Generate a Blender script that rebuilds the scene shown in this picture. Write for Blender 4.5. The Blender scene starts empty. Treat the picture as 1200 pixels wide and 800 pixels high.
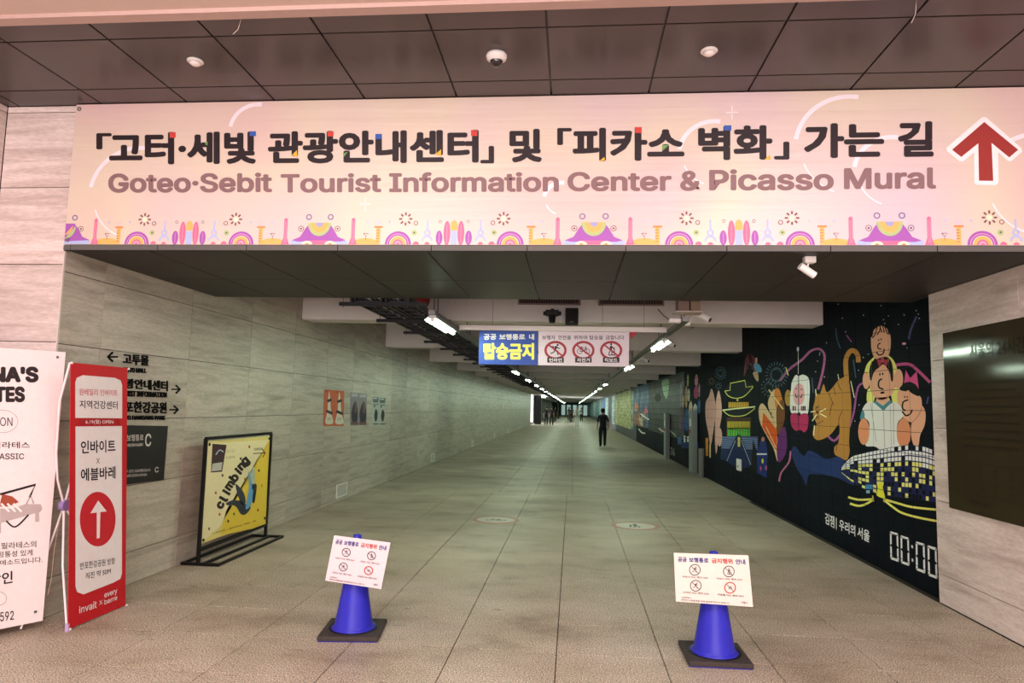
import bpy, bmesh, math, random
from mathutils import Vector, Matrix
from mathutils.geometry import tessellate_polygon
random.seed(7)
S = bpy.context.scene
COL = S.collection
# ------------------------------------------------------------------ camera
F = 795.13; CAMH = 1.6
yaw, pit, rol = 0.09066, 0.0960, -0.02269
cy, sy = math.cos(yaw), math.sin(yaw)
FW = Vector((-sy*math.cos(pit), cy*math.cos(pit), math.sin(pit)))
rt0 = Vector((cy, sy, 0)); up0 = rt0.cross(FW)
RT = math.cos(rol)*rt0 - math.sin(rol)*up0
UP = RT.cross(FW)
EYE = Vector((0, 0, CAMH))
cd = bpy.data.cameras.new('camera'); cam = bpy.data.objects.new('camera', cd); COL.objects.link(cam)
cam.matrix_world = Matrix.Translation(EYE) @ Matrix((RT, UP, -FW)).transposed().to_4x4()
cd.sensor_fit = 'HORIZONTAL'; cd.sensor_width = 36; cd.lens = F/1200*36; cd.clip_start = .05; cd.clip_end = 500
S.camera = cam
# ------------------------------------------------------------------ world, lights, exposure
w = bpy.data.worlds.new('world'); S.world = w; w.use_nodes = True
w.node_tree.nodes['Background'].inputs[0].default_value = (1.0, .87, .87, 1)
w.node_tree.nodes['Background'].inputs[1].default_value = .9
def area(name, loc, size, sizey, power, col, rot=(0, 0, 0)):
    l = bpy.data.lights.new(name, 'AREA'); l.shape = 'RECTANGLE'; l.size = size; l.size_y = sizey
    l.energy = power; l.color = col
    o = bpy.data.objects.new(name, l); COL.objects.link(o); o.location = loc; o.rotation_euler = rot
    return o
area('lobby_light', (-1.7, 1.6, 3.70), 1.6, 2.0, 100, (1, .88, .88), (math.radians(8), 0, 0))
area('lobby_light', (1.9, 1.6, 3.70), 1.6, 2.0, 92, (1, .88, .88), (math.radians(8), 0, 0))
area('entrance_fill', (0, -7.9, 1.85), 9, 3.5, 640, (1, .86, .87), (math.radians(90), 0, 0))  # unseen fill light added behind the camera to brighten beams and banner
area('side_daylight', (-8.6, 68, 1.9), 6, 3, 2600, (.93, 1, .95), (0, math.radians(-90), 0))
S.view_settings.view_transform = 'Standard'; S.view_settings.look = 'None'
S.view_settings.exposure = 0.58; S.view_settings.gamma = 1; S.view_settings.use_curve_mapping = False
S.cycles.use_denoising = True
S.cycles.max_bounces = 7; S.cycles.diffuse_bounces = 4; S.cycles.glossy_bounces = 3
S.cycles.sample_clamp_indirect = 6
# ------------------------------------------------------------------ geometry constants
XL, XR, XM = -3.79, 3.19, 3.25          # tunnel left wall, right pillar face, mural wall
YB, YS, YR = 4.66, 6.81, 6.376          # front of header, back of soffit, end of right pillar
ZS, ZT = 2.69, 3.81                     # soffit, lobby ceiling
YEND = 150
# ------------------------------------------------------------------ helpers
def lin(h):
    if isinstance(h, (tuple, list)): return tuple(h[:3]) + (1,)
    h = h.lstrip('#'); r = []
    for i in (0, 2, 4):
        c = int(h[i:i+2], 16)/255
        r.append(c/12.92 if c <= .04045 else ((c+.055)/1.055)**2.4)
    return tuple(r) + (1,)
MC = {}
def C(h, rough=.6, metal=0, var=.06, scale=25, bump=0, emit=0, spec=.3, stretch=None, alpha=None):
    k = (h if isinstance(h, str) else tuple(h), rough, metal, var, scale, bump, emit, spec, stretch)
    if k in MC: return MC[k]
    m = bpy.data.materials.new('paint_%d' % len(MC)); m.use_nodes = True
    nt = m.node_tree; b = nt.nodes['Principled BSDF']; N = nt.nodes.new; Lk = nt.links.new
    col = lin(h)
    b.inputs['Roughness'].default_value = rough; b.inputs['Metallic'].default_value = metal
    b.inputs['Specular IOR Level'].default_value = spec
    if emit:
        b.inputs['Base Color'].default_value = (.8, .8, .8, 1)
        b.inputs['Emission Color'].default_value = col; b.inputs['Emission Strength'].default_value = emit
    else:
        tc = N('ShaderNodeTexCoord'); n = N('ShaderNodeTexNoise'); n.inputs['Scale'].default_value = scale; n.inputs['Detail'].default_value = 3
        if stretch:
            mp = N('ShaderNodeMapping'); mp.inputs['Scale'].default_value = stretch; Lk(tc.outputs['Object'], mp.inputs[0]); Lk(mp.outputs[0], n.inputs[0])
        else: Lk(tc.outputs['Object'], n.inputs[0])
        mx = N('ShaderNodeMix'); mx.data_type = 'RGBA'
        mx.inputs[6].default_value = tuple(c*(1-var) for c in col[:3])+(1,); mx.inputs[7].default_value = tuple(min(1, c*(1+var)) for c in col[:3])+(1,)
        Lk(n.outputs[0], mx.inputs[0]); Lk(mx.outputs[2], b.inputs['Base Color'])
        if bump:
            bp = N('ShaderNodeBump'); bp.inputs['Strength'].default_value = bump; bp.inputs['Distance'].default_value = .01
            Lk(n.outputs[0], bp.inputs['Height']); Lk(bp.outputs[0], b.inputs['Normal'])
    MC[k] = m; return m
def nodemat(name):
    m = bpy.data.materials.new(name); m.use_nodes = True; nt = m.node_tree
    return m, nt, nt.nodes['Principled BSDF'], nt.nodes.new, nt.links.new
def ramp(N, stops):
    r = N('ShaderNodeValToRGB'); e = r.color_ramp.elements
    while len(e) < len(stops): e.new(.5)
    for i, (p, c) in enumerate(stops): e[i].position = p; e[i].color = lin(c)
    return r
def travertine(name, c1, c2, c3):
    m, nt, b, N, K = nodemat(name)
    g = N('ShaderNodeNewGeometry'); oi = N('ShaderNodeObjectInfo')
    mul = N('ShaderNodeMath'); mul.operation = 'MULTIPLY'; mul.inputs[1].default_value = 37; K(oi.outputs['Random'], mul.inputs[0])
    ad = N('ShaderNodeVectorMath'); ad.operation = 'ADD'; K(g.outputs['Position'], ad.inputs[0]); K(mul.outputs[0], ad.inputs[1])
    mp = N('ShaderNodeMapping'); mp.inputs['Scale'].default_value = (.8, .8, 9); K(ad.outputs[0], mp.inputs[0])
    n = N('ShaderNodeTexNoise'); n.inputs['Scale'].default_value = 1.3; n.inputs['Detail'].default_value = 8; n.inputs['Roughness'].default_value = .62; n.inputs['Distortion'].default_value = .5
    K(mp.outputs[0], n.inputs[0])
    r = ramp(N, [(.28, c1), (.45, c2), (.6, c3), (.74, c2)]); K(n.outputs[0], r.inputs[0])
    n2 = N('ShaderNodeTexNoise'); n2.inputs['Scale'].default_value = 60; n2.inputs['Detail'].default_value = 4
    mp2 = N('ShaderNodeMapping'); mp2.inputs['Scale'].default_value = (.3, .3, 1.3); K(g.outputs['Position'], mp2.inputs[0]); K(mp2.outputs[0], n2.inputs[0])
    hs = N('ShaderNodeHueSaturation'); K(r.outputs[0], hs.inputs['Color'])
    ma = N('ShaderNodeMapRange'); ma.inputs[3].default_value = .9; ma.inputs[4].default_value = 1.08; K(oi.outputs['Random'], ma.inputs[0])
    mb = N('ShaderNodeMapRange'); mb.inputs[1].default_value = .3; mb.inputs[2].default_value = .7; mb.inputs[3].default_value = .88; mb.inputs[4].default_value = 1.1; K(n2.outputs[0], mb.inputs[0])
    mm = N('ShaderNodeMath'); mm.operation = 'MULTIPLY'; K(ma.outputs[0], mm.inputs[0]); K(mb.outputs[0], mm.inputs[1]); K(mm.outputs[0], hs.inputs['Value'])
    K(hs.outputs[0], b.inputs['Base Color']); b.inputs['Roughness'].default_value = .45
    bp = N('ShaderNodeBump'); bp.inputs['Strength'].default_value = .12; bp.inputs['Distance'].default_value = .01; K(n.outputs[0], bp.inputs['Height']); K(bp.outputs[0], b.inputs['Normal'])
    return m
def granite(name, k=1.0):
    m, nt, b, N, K = nodemat(name)
    g = N('ShaderNodeNewGeometry'); oi = N('ShaderNodeObjectInfo')
    n = N('ShaderNodeTexNoise'); n.inputs['Scale'].default_value = 115; n.inputs['Detail'].default_value = 2; K(g.outputs['Position'], n.inputs[0])
    r = ramp(N, [(.33, '#433b34'), (.45, '#a0968a'), (.55, '#bcb2a4'), (.68, '#efe6d8')]); K(n.outputs[0], r.inputs[0])
    mp = N('ShaderNodeMapping'); mp.inputs['Scale'].default_value = (1, 1.5, 1); K(g.outputs['Position'], mp.inputs[0])
    n2 = N('ShaderNodeTexNoise'); n2.inputs['Scale'].default_value = 1.1; n2.inputs['Detail'].default_value = 7; n2.inputs['Roughness'].default_value = .65; K(mp.outputs[0], n2.inputs[0])
    r2 = ramp(N, [(.3, '#bdb3a6'), (.45, '#e2dcd1'), (.65, '#f8f5ef')]); K(n2.outputs[0], r2.inputs[0])
    mp3 = N('ShaderNodeMapping'); mp3.inputs['Scale'].default_value = (6, 22, 1); K(g.outputs['Position'], mp3.inputs[0])
    n3 = N('ShaderNodeTexNoise'); n3.inputs['Scale'].default_value = 1; n3.inputs['Detail'].default_value = 5; K(mp3.outputs[0], n3.inputs[0])
    r3 = ramp(N, [(.24, '#6a6058'), (.36, '#ffffff'), (1, '#ffffff')]); K(n3.outputs[0], r3.inputs[0])
    mx = N('ShaderNodeMix'); mx.data_type = 'RGBA'; mx.blend_type = 'MULTIPLY'; mx.inputs[0].default_value = 1; K(r.outputs[0], mx.inputs[6]); K(r2.outputs[0], mx.inputs[7])
    my = N('ShaderNodeMix'); my.data_type = 'RGBA'; my.blend_type = 'MULTIPLY'; my.inputs[0].default_value = .7; K(mx.outputs[2], my.inputs[6]); K(r3.outputs[0], my.inputs[7])
    hs = N('ShaderNodeHueSaturation'); K(my.outputs[2], hs.inputs['Color'])
    ma = N('ShaderNodeMapRange'); ma.inputs[3].default_value = .95*k; ma.inputs[4].default_value = 1.05*k; K(oi.outputs['Random'], ma.inputs[0]); K(ma.outputs[0], hs.inputs['Value'])
    K(hs.outputs[0], b.inputs['Base Color']); b.inputs['Roughness'].default_value = .5; b.inputs['Specular IOR Level'].default_value = .35
    bp = N('ShaderNodeBump'); bp.inputs['Strength'].default_value = .15; bp.inputs['Distance'].default_value = .004; K(n.outputs[0], bp.inputs['Height']); K(bp.outputs[0], b.inputs['Normal'])
    return m
def printmat(name, stops, scale, stretch=(1, 1, 1), rough=.5, vor=False):
    m, nt, b, N, K = nodemat(name)
    g = N('ShaderNodeNewGeometry'); mp = N('ShaderNodeMapping'); mp.inputs['Scale'].default_value = stretch; K(g.outputs['Position'], mp.inputs[0])
    if vor:
        n = N('ShaderNodeTexVoronoi'); n.inputs['Scale'].default_value = scale; K(mp.outputs[0], n.inputs[0])
        sp = N('ShaderNodeSeparateColor'); K(n.outputs['Color'], sp.inputs[0]); o = sp.outputs[0]
    else:
        n = N('ShaderNodeTexNoise'); n.inputs['Scale'].default_value = scale; n.inputs['Detail'].default_value = 5; K(mp.outputs[0], n.inputs[0]); o = n.outputs[0]
    r = ramp(N, stops)
    b.inputs['Specular IOR Level'].default_value = .1
    if vor: r.color_ramp.interpolation = 'CONSTANT'
    K(o, r.inputs[0]); K(r.outputs[0], b.inputs['Base Color']); b.inputs['Roughness'].default_value = rough
    return m
def tag(o, label=None, cat=None, group=None, kind=None):
    if label: o['label'] = label
    if cat: o['category'] = cat
    if group: o['group'] = group
    if kind: o['kind'] = kind
    return o
def empty(name, loc=(0, 0, 0), rz=0, label=None, cat=None, group=None, kind=None):
    o = bpy.data.objects.new(name, None); COL.objects.link(o); o.location = loc; o.rotation_euler = (0, 0, rz); o.empty_display_size = .1
    return tag(o, label, cat, group, kind)
class MB:
    """collects solids in local coordinates and links them as one mesh object"""
    def __init__(s): s.v = []; s.f = []; s.m = []; s.mats = []; s.sm = []
    def mi(s, m):
        if m not in s.mats: s.mats.append(m)
        return s.mats.index(m)
    def add(s, vs, fs, m, smooth=False):
        o = len(s.v); i = s.mi(m); s.v += [tuple(v) for v in vs]
        for f in fs: s.f.append([o+k for k in f]); s.m.append(i); s.sm.append(smooth)
    def box(s, x0, x1, y0, y1, z0, z1, m, rot=None, c=None):
        vs = [Vector((x, y, z)) for x in (x0, x1) for y in (y0, y1) for z in (z0, z1)]
        if rot is not None:
            cc = Vector(c) if c else Vector(((x0+x1)/2, (y0+y1)/2, (z0+z1)/2)); vs = [rot @ (v-cc)+cc for v in vs]
        s.add(vs, [(0, 1, 3, 2), (4, 6, 7, 5), (0, 4, 5, 1), (2, 3, 7, 6), (0, 2, 6, 4), (1, 5, 7, 3)], m); return s
    def cbox(s, x0, x1, y0, y1, z0, z1, m, b=.005, rot=None):
        """box with bevelled edges"""
        cx, cy_, cz = (x0+x1)/2, (y0+y1)/2, (z0+z1)/2; bm = bmesh.new(); bmesh.ops.create_cube(bm, size=1)
        bmesh.ops.scale(bm, vec=(x1-x0, y1-y0, z1-z0), verts=bm.verts)
        bmesh.ops.bevel(bm, geom=bm.edges[:], offset=b, segments=2, affect='EDGES', profile=.5)
        bm.verts.index_update()
        vs = [(rot @ v.co if rot is not None else v.co) + Vector((cx, cy_, cz)) for v in bm.verts]
        s.add(vs, [[v.index for v in f.verts] for f in bm.faces], m); bm.free(); return s
    def cyl(s, a, b, r, m, n=12, r1=None, cap=True):
        a = Vector(a); b = Vector(b); d = (b-a).normalized(); t = d.orthogonal().normalized(); u = d.cross(t); r1 = r if r1 is None else r1
        vs = []
        for p, rr in ((a, r), (b, r1)):
            for k in range(n):
                q = 2*math.pi*k/n; vs.append(p+rr*(math.cos(q)*t+math.sin(q)*u))
        s.add(vs, [(k, (k+1) % n, n+(k+1) % n, n+k) for k in range(n)], m, True)
        if cap: s.add(vs, [list(range(n))[::-1], list(range(n, 2*n))], m)
        return s
    def tube(s, pts, r, m, n=8):
        pts = [Vector(p) for p in pts]; vs = []; t = None
        for i, p in enumerate(pts):
            d = (pts[min(i+1, len(pts)-1)]-pts[max(i-1, 0)]).normalized()
            t = (d.orthogonal() if t is None else (t-d*t.dot(d))).normalized(); u = d.cross(t)
            rr = r[i] if isinstance(r, (list, tuple)) else r
            for k in range(n): q = 2*math.pi*k/n; vs.append(p+rr*(math.cos(q)*t+math.sin(q)*u))
        fs = [(i*n+k, i*n+(k+1) % n, (i+1)*n+(k+1) % n, (i+1)*n+k) for i in range(len(pts)-1) for k in range(n)]
        s.add(vs, fs, m, True); s.add(vs, [list(range(n))[::-1], list(range(len(vs)-n, len(vs)))], m); return s
    def lathe(s, prof, m, c=(0, 0, 0), n=32, axis='Z', smooth=True):
        vs = []; c = Vector(c)
        for r, z in prof:
            for k in range(n):
                q = 2*math.pi*k/n; p = Vector((r*math.cos(q), r*math.sin(q), z))
                if axis == 'Y': p = Vector((p.x, z, p.y))
                if axis == 'X': p = Vector((z, p.x, p.y))
                vs.append(c+p)
        s.add(vs, [(i*n+k, i*n+(k+1) % n, (i+1)*n+(k+1) % n, (i+1)*n+k) for i in range(len(prof)-1) for k in range(n)], m, smooth); return s
    def build(s, name, parent=None, kind=None, fix=True):
        me = bpy.data.meshes.new(name); me.from_pydata(s.v, [], s.f)
        for m in s.mats: me.materials.append(m)
        me.polygons.foreach_set('material_index', s.m); me.polygons.foreach_set('use_smooth', s.sm)
        me.update()
        if fix:
            bm = bmesh.new(); bm.from_mesh(me); bmesh.ops.recalc_face_normals(bm, faces=bm.faces); bm.to_mesh(me); bm.free()
        o = bpy.data.objects.new(name, me); COL.objects.link(o)
        if parent: o.parent = parent
        if kind: o['kind'] = kind
        return o
def ray(x, y): return FW+(x-600)/F*RT-(y-400)/F*UP
def P(x, y, ax, val):
    d = ray(x, y); return EYE+d*((val-EYE[ax])/d[ax])
def hitplane(x, y, O, N):
    d = ray(x, y); return EYE+d*((O-EYE).dot(N)/d.dot(N))
def copy_tree(o, parent=None):
    c = o.copy(); COL.objects.link(c); c.parent = parent
    for ch in o.children: copy_tree(ch, c)
    return c
TXT = {}; NV = {}
try: FONT = bpy.data.fonts.load(bpy.utils.system_resource('DATAFILES')+'/fonts/Inter.woff2')
except Exception: FONT = None
def text2d(s, bold=0, shear=0):
    k = (s, bold, shear)
    if k in TXT: return TXT[k]
    c = bpy.data.curves.new('lettering', 'FONT'); c.font = (FONT if FONT and all(ord(q) < 256 for q in s) else None) or c.font; c.body = s; c.shear = shear; c.resolution_u = 3
    o = bpy.data.objects.new('lettering', c); COL.objects.link(o)
    me = bpy.data.meshes.new_from_object(o)
    vs = [(v.co.x, v.co.y) for v in me.vertices]; fs = [list(p.vertices) for p in me.polygons]
    if bold > 0:     # heavier weight: the outline is swept around a small octagon
        nn = 8 if bold > .013 else 4; v0 = vs; f0 = fs; vs = list(v0); fs = list(f0)
        for q in range(nn):
            dx, dy = bold*math.cos(2*math.pi*(q+.5)/nn), bold*math.sin(2*math.pi*(q+.5)/nn); b0_ = len(vs)
            vs += [(a+dx*1.1, b+dy) for a, b in v0]; fs += [[i+b0_ for i in f] for f in f0]
        nv0 = len(v0)
    else: nv0 = len(vs)
    COL.objects.unlink(o); bpy.data.objects.remove(o); bpy.data.curves.remove(c); bpy.data.meshes.remove(me)
    x0 = min(v[0] for v in vs); x1 = max(v[0] for v in vs); y0 = min(v[1] for v in vs); y1 = max(v[1] for v in vs)
    TXT[k] = ([((a-x0)/(x1-x0), (b-y0)/(y1-y0)) for a, b in vs], fs, (x1-x0)/(y1-y0)); NV[k] = nv0; return TXT[k]
def smooth(pts, n=5, closed=True):
    L = len(pts); out = []
    rng = range(L) if closed else range(L-1)
    g = (lambda i: pts[i % L]) if closed else (lambda i: pts[max(0, min(L-1, i))])
    for i in rng:
        p0, p1, p2, p3 = g(i-1), g(i), g(i+1), g(i+2)
        for k in range(n):
            t = k/n
            out.append(tuple(.5*((2*p1[j])+(-p0[j]+p2[j])*t+(2*p0[j]-5*p1[j]+4*p2[j]-p3[j])*t*t+(-p0[j]+3*p1[j]-3*p2[j]+p3[j])*t**3) for j in (0, 1)))
    if not closed: out.append(tuple(pts[-1]))
    return out
class Art:
    """flat print or paint lying on a plane: O + u U + v V, drawn in plane units or traced from photo pixels"""
    def __init__(s, O, U, V, step=.0006):
        s.O = Vector(O); s.U = Vector(U).normalized(); s.V = Vector(V).normalized(); s.N = s.U.cross(s.V).normalized()
        if (EYE-s.O).dot(s.N) < 0: s.N = -s.N
        s.step = step; s.px = False; s.fr = (0, 0, 1); s.mb = MB(); s.lay = 1
    def pixels(s, ox=0, oy=0, sc=1): s.px = True; s.fr = (ox, oy, sc); return s
    def plane(s, ox=0, oy=0, sc=1): s.px = False; s.fr = (ox, oy, sc); return s
    def world(s, p):
        x = s.fr[0]+p[0]/s.fr[2]; y = s.fr[1]+p[1]/s.fr[2]
        q = hitplane(x, y, s.O, s.N) if s.px else s.O+x*s.U+y*s.V
        return q+s.N*(s.step*s.lay)
    def poly(s, pts, m, lay=None):
        if lay is not None: s.lay = lay
        tri = tessellate_polygon([[Vector((p[0], p[1], 0)) for p in pts]])
        s.mb.add([s.world(p) for p in pts], tri, m); return s
    def blob(s, pts, m, lay=None, n=4): return s.poly(smooth(pts, n), m, lay)
    def rect(s, x0, y0, x1, y1, m, lay=None): return s.poly([(x0, y0), (x1, y0), (x1, y1), (x0, y1)], m, lay)
    def ell(s, cx, cy_, rx, ry, m, lay=None, n=24, a0=0, a1=360):
        pts = [(cx+rx*math.cos(math.radians(a0+(a1-a0)*k/n)), cy_+ry*math.sin(math.radians(a0+(a1-a0)*k/n))) for k in range(n if a1-a0 >= 360 else n+1)]
        return s.poly(pts, m, lay)
    def ring(s, cx, cy_, rx, ry, wd, m, lay=None, n=28, a0=0, a1=360):
        pts = [(cx+rx*math.cos(math.radians(a0+(a1-a0)*k/n)), cy_+ry*math.sin(math.radians(a0+(a1-a0)*k/n))) for k in range(n+1)]
        return s.line(pts, wd, m, lay, sm=False)
    def line(s, pts, wd, m, lay=None, sm=True, taper=False):
        if lay is not None: s.lay = lay
        if sm and len(pts) > 2: pts = smooth(pts, 4, False)
        L = len(pts); a = []; b = []
        for i, p in enumerate(pts):
            q0 = pts[max(i-1, 0)]; q1 = pts[min(i+1, L-1)]; dx, dy = q1[0]-q0[0], q1[1]-q0[1]; l = math.hypot(dx, dy) or 1
            w_ = wd/2*(1-abs(2*i/(L-1)-1)*.8 if taper else 1)
            a.append((p[0]-dy/l*w_, p[1]+dx/l*w_)); b.append((p[0]+dy/l*w_, p[1]-dx/l*w_))
        s.mb.add([s.world(p) for p in a+b], [(i, i+1, L+i+1, L+i) for i in range(L-1)], m); return s
    def textq(s, t, TL, TR, BR, BL, m, bold=.01, lay=None, shear=0):
        if lay is not None: s.lay = lay
        vs, fs, _ = text2d(t, bold, shear); W = [s.world(p) for p in (BL, BR, TR, TL)]
        n0 = NV[(t, bold, shear)]
        s.mb.add([W[0]*(1-a)*(1-b)+W[1]*a*(1-b)+W[2]*a*b+W[3]*(1-a)*b+s.N*(s.step*.08*(i//n0)) for i, (a, b) in enumerate(vs)], fs, m); return s
    def text(s, t, x0, y0, x1, y1, m, bold=.01, lay=None, shear=0):
        """ink box: x0..x1, bottom y0 .. top y1"""
        return s.textq(t, (x0, y1), (x1, y1), (x1, y0), (x0, y0), m, bold, lay, shear)
    def texth(s, t, cx, y0, h, m, bold=.01, lay=None, al='c', sx=1):
        wd = text2d(t, bold)[2]*h*sx; x0 = cx-wd/2 if al == 'c' else cx if al == 'l' else cx-wd
        up = -1 if s.px else 1
        return s.text(t, x0, y0, x0+wd, y0+up*h, m, bold, lay)
    def build(s, name, parent=None, cuts=None):
        o = s.mb.build(name, parent, fix=False)
        if cuts:
            bm = bmesh.new(); bm.from_mesh(o.data)
            for co, no, g in cuts:
                for q in (-g, g):
                    bmesh.ops.bisect_plane(bm, geom=bm.verts[:]+bm.edges[:]+bm.faces[:], plane_co=Vector(co)+Vector(no)*q, plane_no=no, dist=1e-6)
                dl = [f for f in bm.faces if abs((f.calc_center_median()-Vector(co)).dot(Vector(no))) < g]
                bmesh.ops.delete(bm, geom=dl, context='FACES')
            bm.to_mesh(o.data); bm.free()
        s.mb = MB(); return o
def slab_mesh(name, w_, h_, t, c, mat):
    """panel in its own XY plane, face towards +Z, chamfered rim: 18 triangles"""
    v = []
    for (ww, hh, z) in ((w_, h_, 0), (w_, h_, t-c), (w_-2*c, h_-2*c, t)):
        v += [(-ww/2, -hh/2, z), (ww/2, -hh/2, z), (ww/2, hh/2, z), (-ww/2, hh/2, z)]
    f = [(0, 3, 2, 1), (8, 9, 10, 11)]
    for a in (0, 4):
        for k in range(4): f.append((a+k, a+(k+1) % 4, a+4+(k+1) % 4, a+4+k))
    me = bpy.data.meshes.new(name); me.from_pydata(v, [], f); me.materials.append(mat); me.update(); return me
SL = {}
def slab(name, parent, w_, h_, t, c, mat, mtx):
    k = (name, round(w_, 4), round(h_, 4), t, c, mat.name)
    if k not in SL: SL[k] = slab_mesh(name, w_, h_, t, c, mat)
    o = bpy.data.objects.new(name, SL[k]); COL.objects.link(o); o.parent = parent; o.matrix_world = mtx; return o
def frame_mtx(pos, U, V):
    U = Vector(U); V = Vector(V); N = U.cross(V)
    m = Matrix((U, V, N)).transposed().to_4x4(); m.translation = Vector(pos); return m
def panels(parent, name, axis, at, face, us, vs, gap, t, c, mat, stuff=False):
    """grid of panels. axis 0: plane x=at (u=y, v=z); 1: plane y=at (u=x, v=z); 2: plane z=at (u=x, v=y). face +-1"""
    mb = MB() if stuff else None
    for i in range(len(us)-1):
        for j in range(len(vs)-1):
            w_ = us[i+1]-us[i]-gap; h_ = vs[j+1]-vs[j]-gap; u = (us[i]+us[i+1])/2; v = (vs[j]+vs[j+1])/2
            if w_ <= .01 or h_ <= .01: continue
            if axis == 0: pos = (at, u, v); U, V = ((0, face, 0), (0, 0, 1))
            elif axis == 1: pos = (u, at, v); U, V = ((-face, 0, 0), (0, 0, 1))
            else: pos = (u, v, at); U, V = ((1, 0, 0), (0, face, 0))
            M = frame_mtx(pos, U, V)
            if stuff:
                me = slab_mesh('t', w_, h_, t, c, mat); mb.add([M @ x.co for x in me.vertices], [list(q.vertices) for q in me.polygons], mat); bpy.data.meshes.remove(me)
            else: slab(name, parent, w_, h_, t, c, mat, M)
    if stuff: return mb.build(name, parent, 'stuff', fix=False)
def cover(p0, p1, first, step):
    e = [p0]; x = first
    while x <= p0+.02: x += step
    while x < p1-.02: e.append(x); x += step
    return e+[p1]
# ------------------------------------------------------------------ materials
TRAV_W = travertine('travertine_pale', '#b3a099', '#d0beb7', '#e2d3cd')
TRAV_T = travertine('travertine_grey', '#8f8578', '#a99f91', '#bab1a3')
GRAN = granite('granite_floor', 1.22); GRAN_F = granite('granite_far', 1.12)
GROUT = C('#3a3530', .9); GROUT_L = C('#b9ae9e', .9)
CEILM = C('#4a403f', .28, .35, .08, 6, spec=.6)
SOFM = C('#3a3735', .5, 0, .08, 6, spec=.2)
CREAM = C('#d9c3b8', .6, 0, .05, 8, .1)
BEAMM = C('#dcd6d2', .7, 0, .07, 5, .1)
DARKC = C('#3f3e3b', .85, 0, .1, 4, .1)
BLK = C('#151414', .5); BLK2 = C('#0c0c0d', .35); ALU = C('#625f5c', .6, .2, .05, 30)
WHT = C('#e8e4e0', .5); STEEL = C('#6d6d6c', .45, .7); GREYP = C('#5b5b5a', .6)
MUR = C('#0b1019', .7, 0, .3, 3, spec=.06)
TUBE = C((.76, 1, .76), emit=112)
# ------------------------------------------------------------------ SETTING: floor
fl = MB(); fl.box(-5.2, 5.2, -8, YEND+4, -.30, -.012, GROUT); fl.box(-12, -5.2, 60, 78, -.3, -.001, GRAN_F)
floor = fl.build('floor', kind='structure')
SP = .68673; FX0 = -.0821
xs = cover(-4.35, 3.18, FX0-7*SP, SP)
ys = [3.40]+[3.40+.615+.61*k for k in range(16)]
panels(floor, 'floor_tile', 2, -.012, 1, xs, [3.39, 4.01, 4.64, 5.25, 5.88, 6.52, 7.15, 7.78, 8.41, 9.04, 9.67, 10.3, 10.93, 11.56, 12.19, 12.85], .006, .012, .0015, GRAN)
panels(floor, 'distant_floor_tiles', 2, -.012, 1, [-3.79, -1.35, -.67, .02, 3.25], [12.85+1.26*k for k in range(22)], .005, .012, .0015, GRAN_F, stuff=True)
ff = MB(); ff.box(-3.79, 3.25, 12.85+1.26*21+.01, YEND, -.011, 0, GRAN_F); ff.box(-5.2, 5.2, -8, 3.38, -.011, 0, GRAN); ff.box(3.19, 5.2, 3.38, 4.7, -.011, 0, GRAN)
ff.box(-5.2, -4.36, 3.38, 4.7, -.011, 0, GRAN)
ff.build('plain_floor_field', floor)
# ------------------------------------------------------------------ SETTING: left side
ZJ = [0, .28, .85, 1.42, 1.99, 2.53, 3.1, 3.45]
wl = MB(); wl.box(XL-.45, XL-.012, YB+.03, 62.0, 0, 3.5, GROUT); wl.box(XL-.45, XL-.012, 74, YEND, 0, 3.5, DARKC)
wl.box(-9, XL-.46, 61.6, 62, 0, 3.5, WHT); wl.box(-9, XL-.02, 74, 74.4, 0, 3.5, WHT)
wall_left = wl.build('wall_left', kind='structure')
yl = cover(YB, 19.1, 5.13, 1.27)
panels(wall_left, 'wall_panel', 0, XL-.012, 1, yl, ZJ, .005, .012, .002, TRAV_T)
panels(wall_left, 'distant_wall_panels', 0, XL-.012, 1, [19.1+1.27*k for k in range(35)][:34]+[62], ZJ, .006, .012, .002, TRAV_T, stuff=True)
wf = MB(); wf.box(-4.9, XL-.002, YB+.014, YB+.4, 0, ZT+.1, GROUT)
wfl = wf.build('wall_front_left', kind='structure')
ZF = [0, .25, .84, 1.42, 2.0, 2.58, 3.17, 3.76, ZT]
panels(wfl, 'wall_panel', 1, YB+.014, -1, [-4.36, XL], ZF, .005, .014, .002, TRAV_W)
ws = MB(); ws.box(-4.8, -4.374, -8, YB+.01, 0, ZT+.1, GROUT); wsl = ws.build('wall_side_left', kind='structure')
panels(wsl, 'wall_panel', 0, -4.374, 1, [-.4, .86, 2.12, 3.39, YB], ZF, .005, .014, .002, TRAV_W)
tr = MB(); tr.box(XL-.004, XL+.004, YB-.004, YB+.012, 0, ZS, C('#cfc4bd', .4)); tr.build('trim_1', kind='structure')
# right side
wr = MB(); wr.box(XR+.014, XR+1.5, 3.9, YR, 0, 2.72, GROUT); wr.box(XR+.002, XR+.5, YR-.012, YR, 0, ZS, TRAV_W)
wrf = wr.build('wall_front_right', kind='structure')
panels(wrf, 'wall_panel', 0, XR+.014, -1, [3.9, 5.14, YR], [0, .25, .87, 1.50, 2.09, ZS+.01], .005, .014, .002, TRAV_W)
wq = MB(); wq.box(4.5, 4.9, -8, 4.7, 0, ZT+.1, TRAV_W); wq.box(XR, 4.5, 3.9, 3.92, 0, ZS, TRAV_W); wq.build('wall_side_right', kind='structure')
wm = MB(); wm.box(XM+.008, XM+.6, YR-.05, YEND, 0, 3.5, C('#050608', .9)); wall_right = wm.build('wall_right', kind='structure')
MZ = [0]+[.20+.2075*k for k in range(16)]; MY = [6.30]+[6.45+.42*k for k in range(9)]
MY = [6.30+.0]+[6.49+.41*k for k in range(9)]
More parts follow.
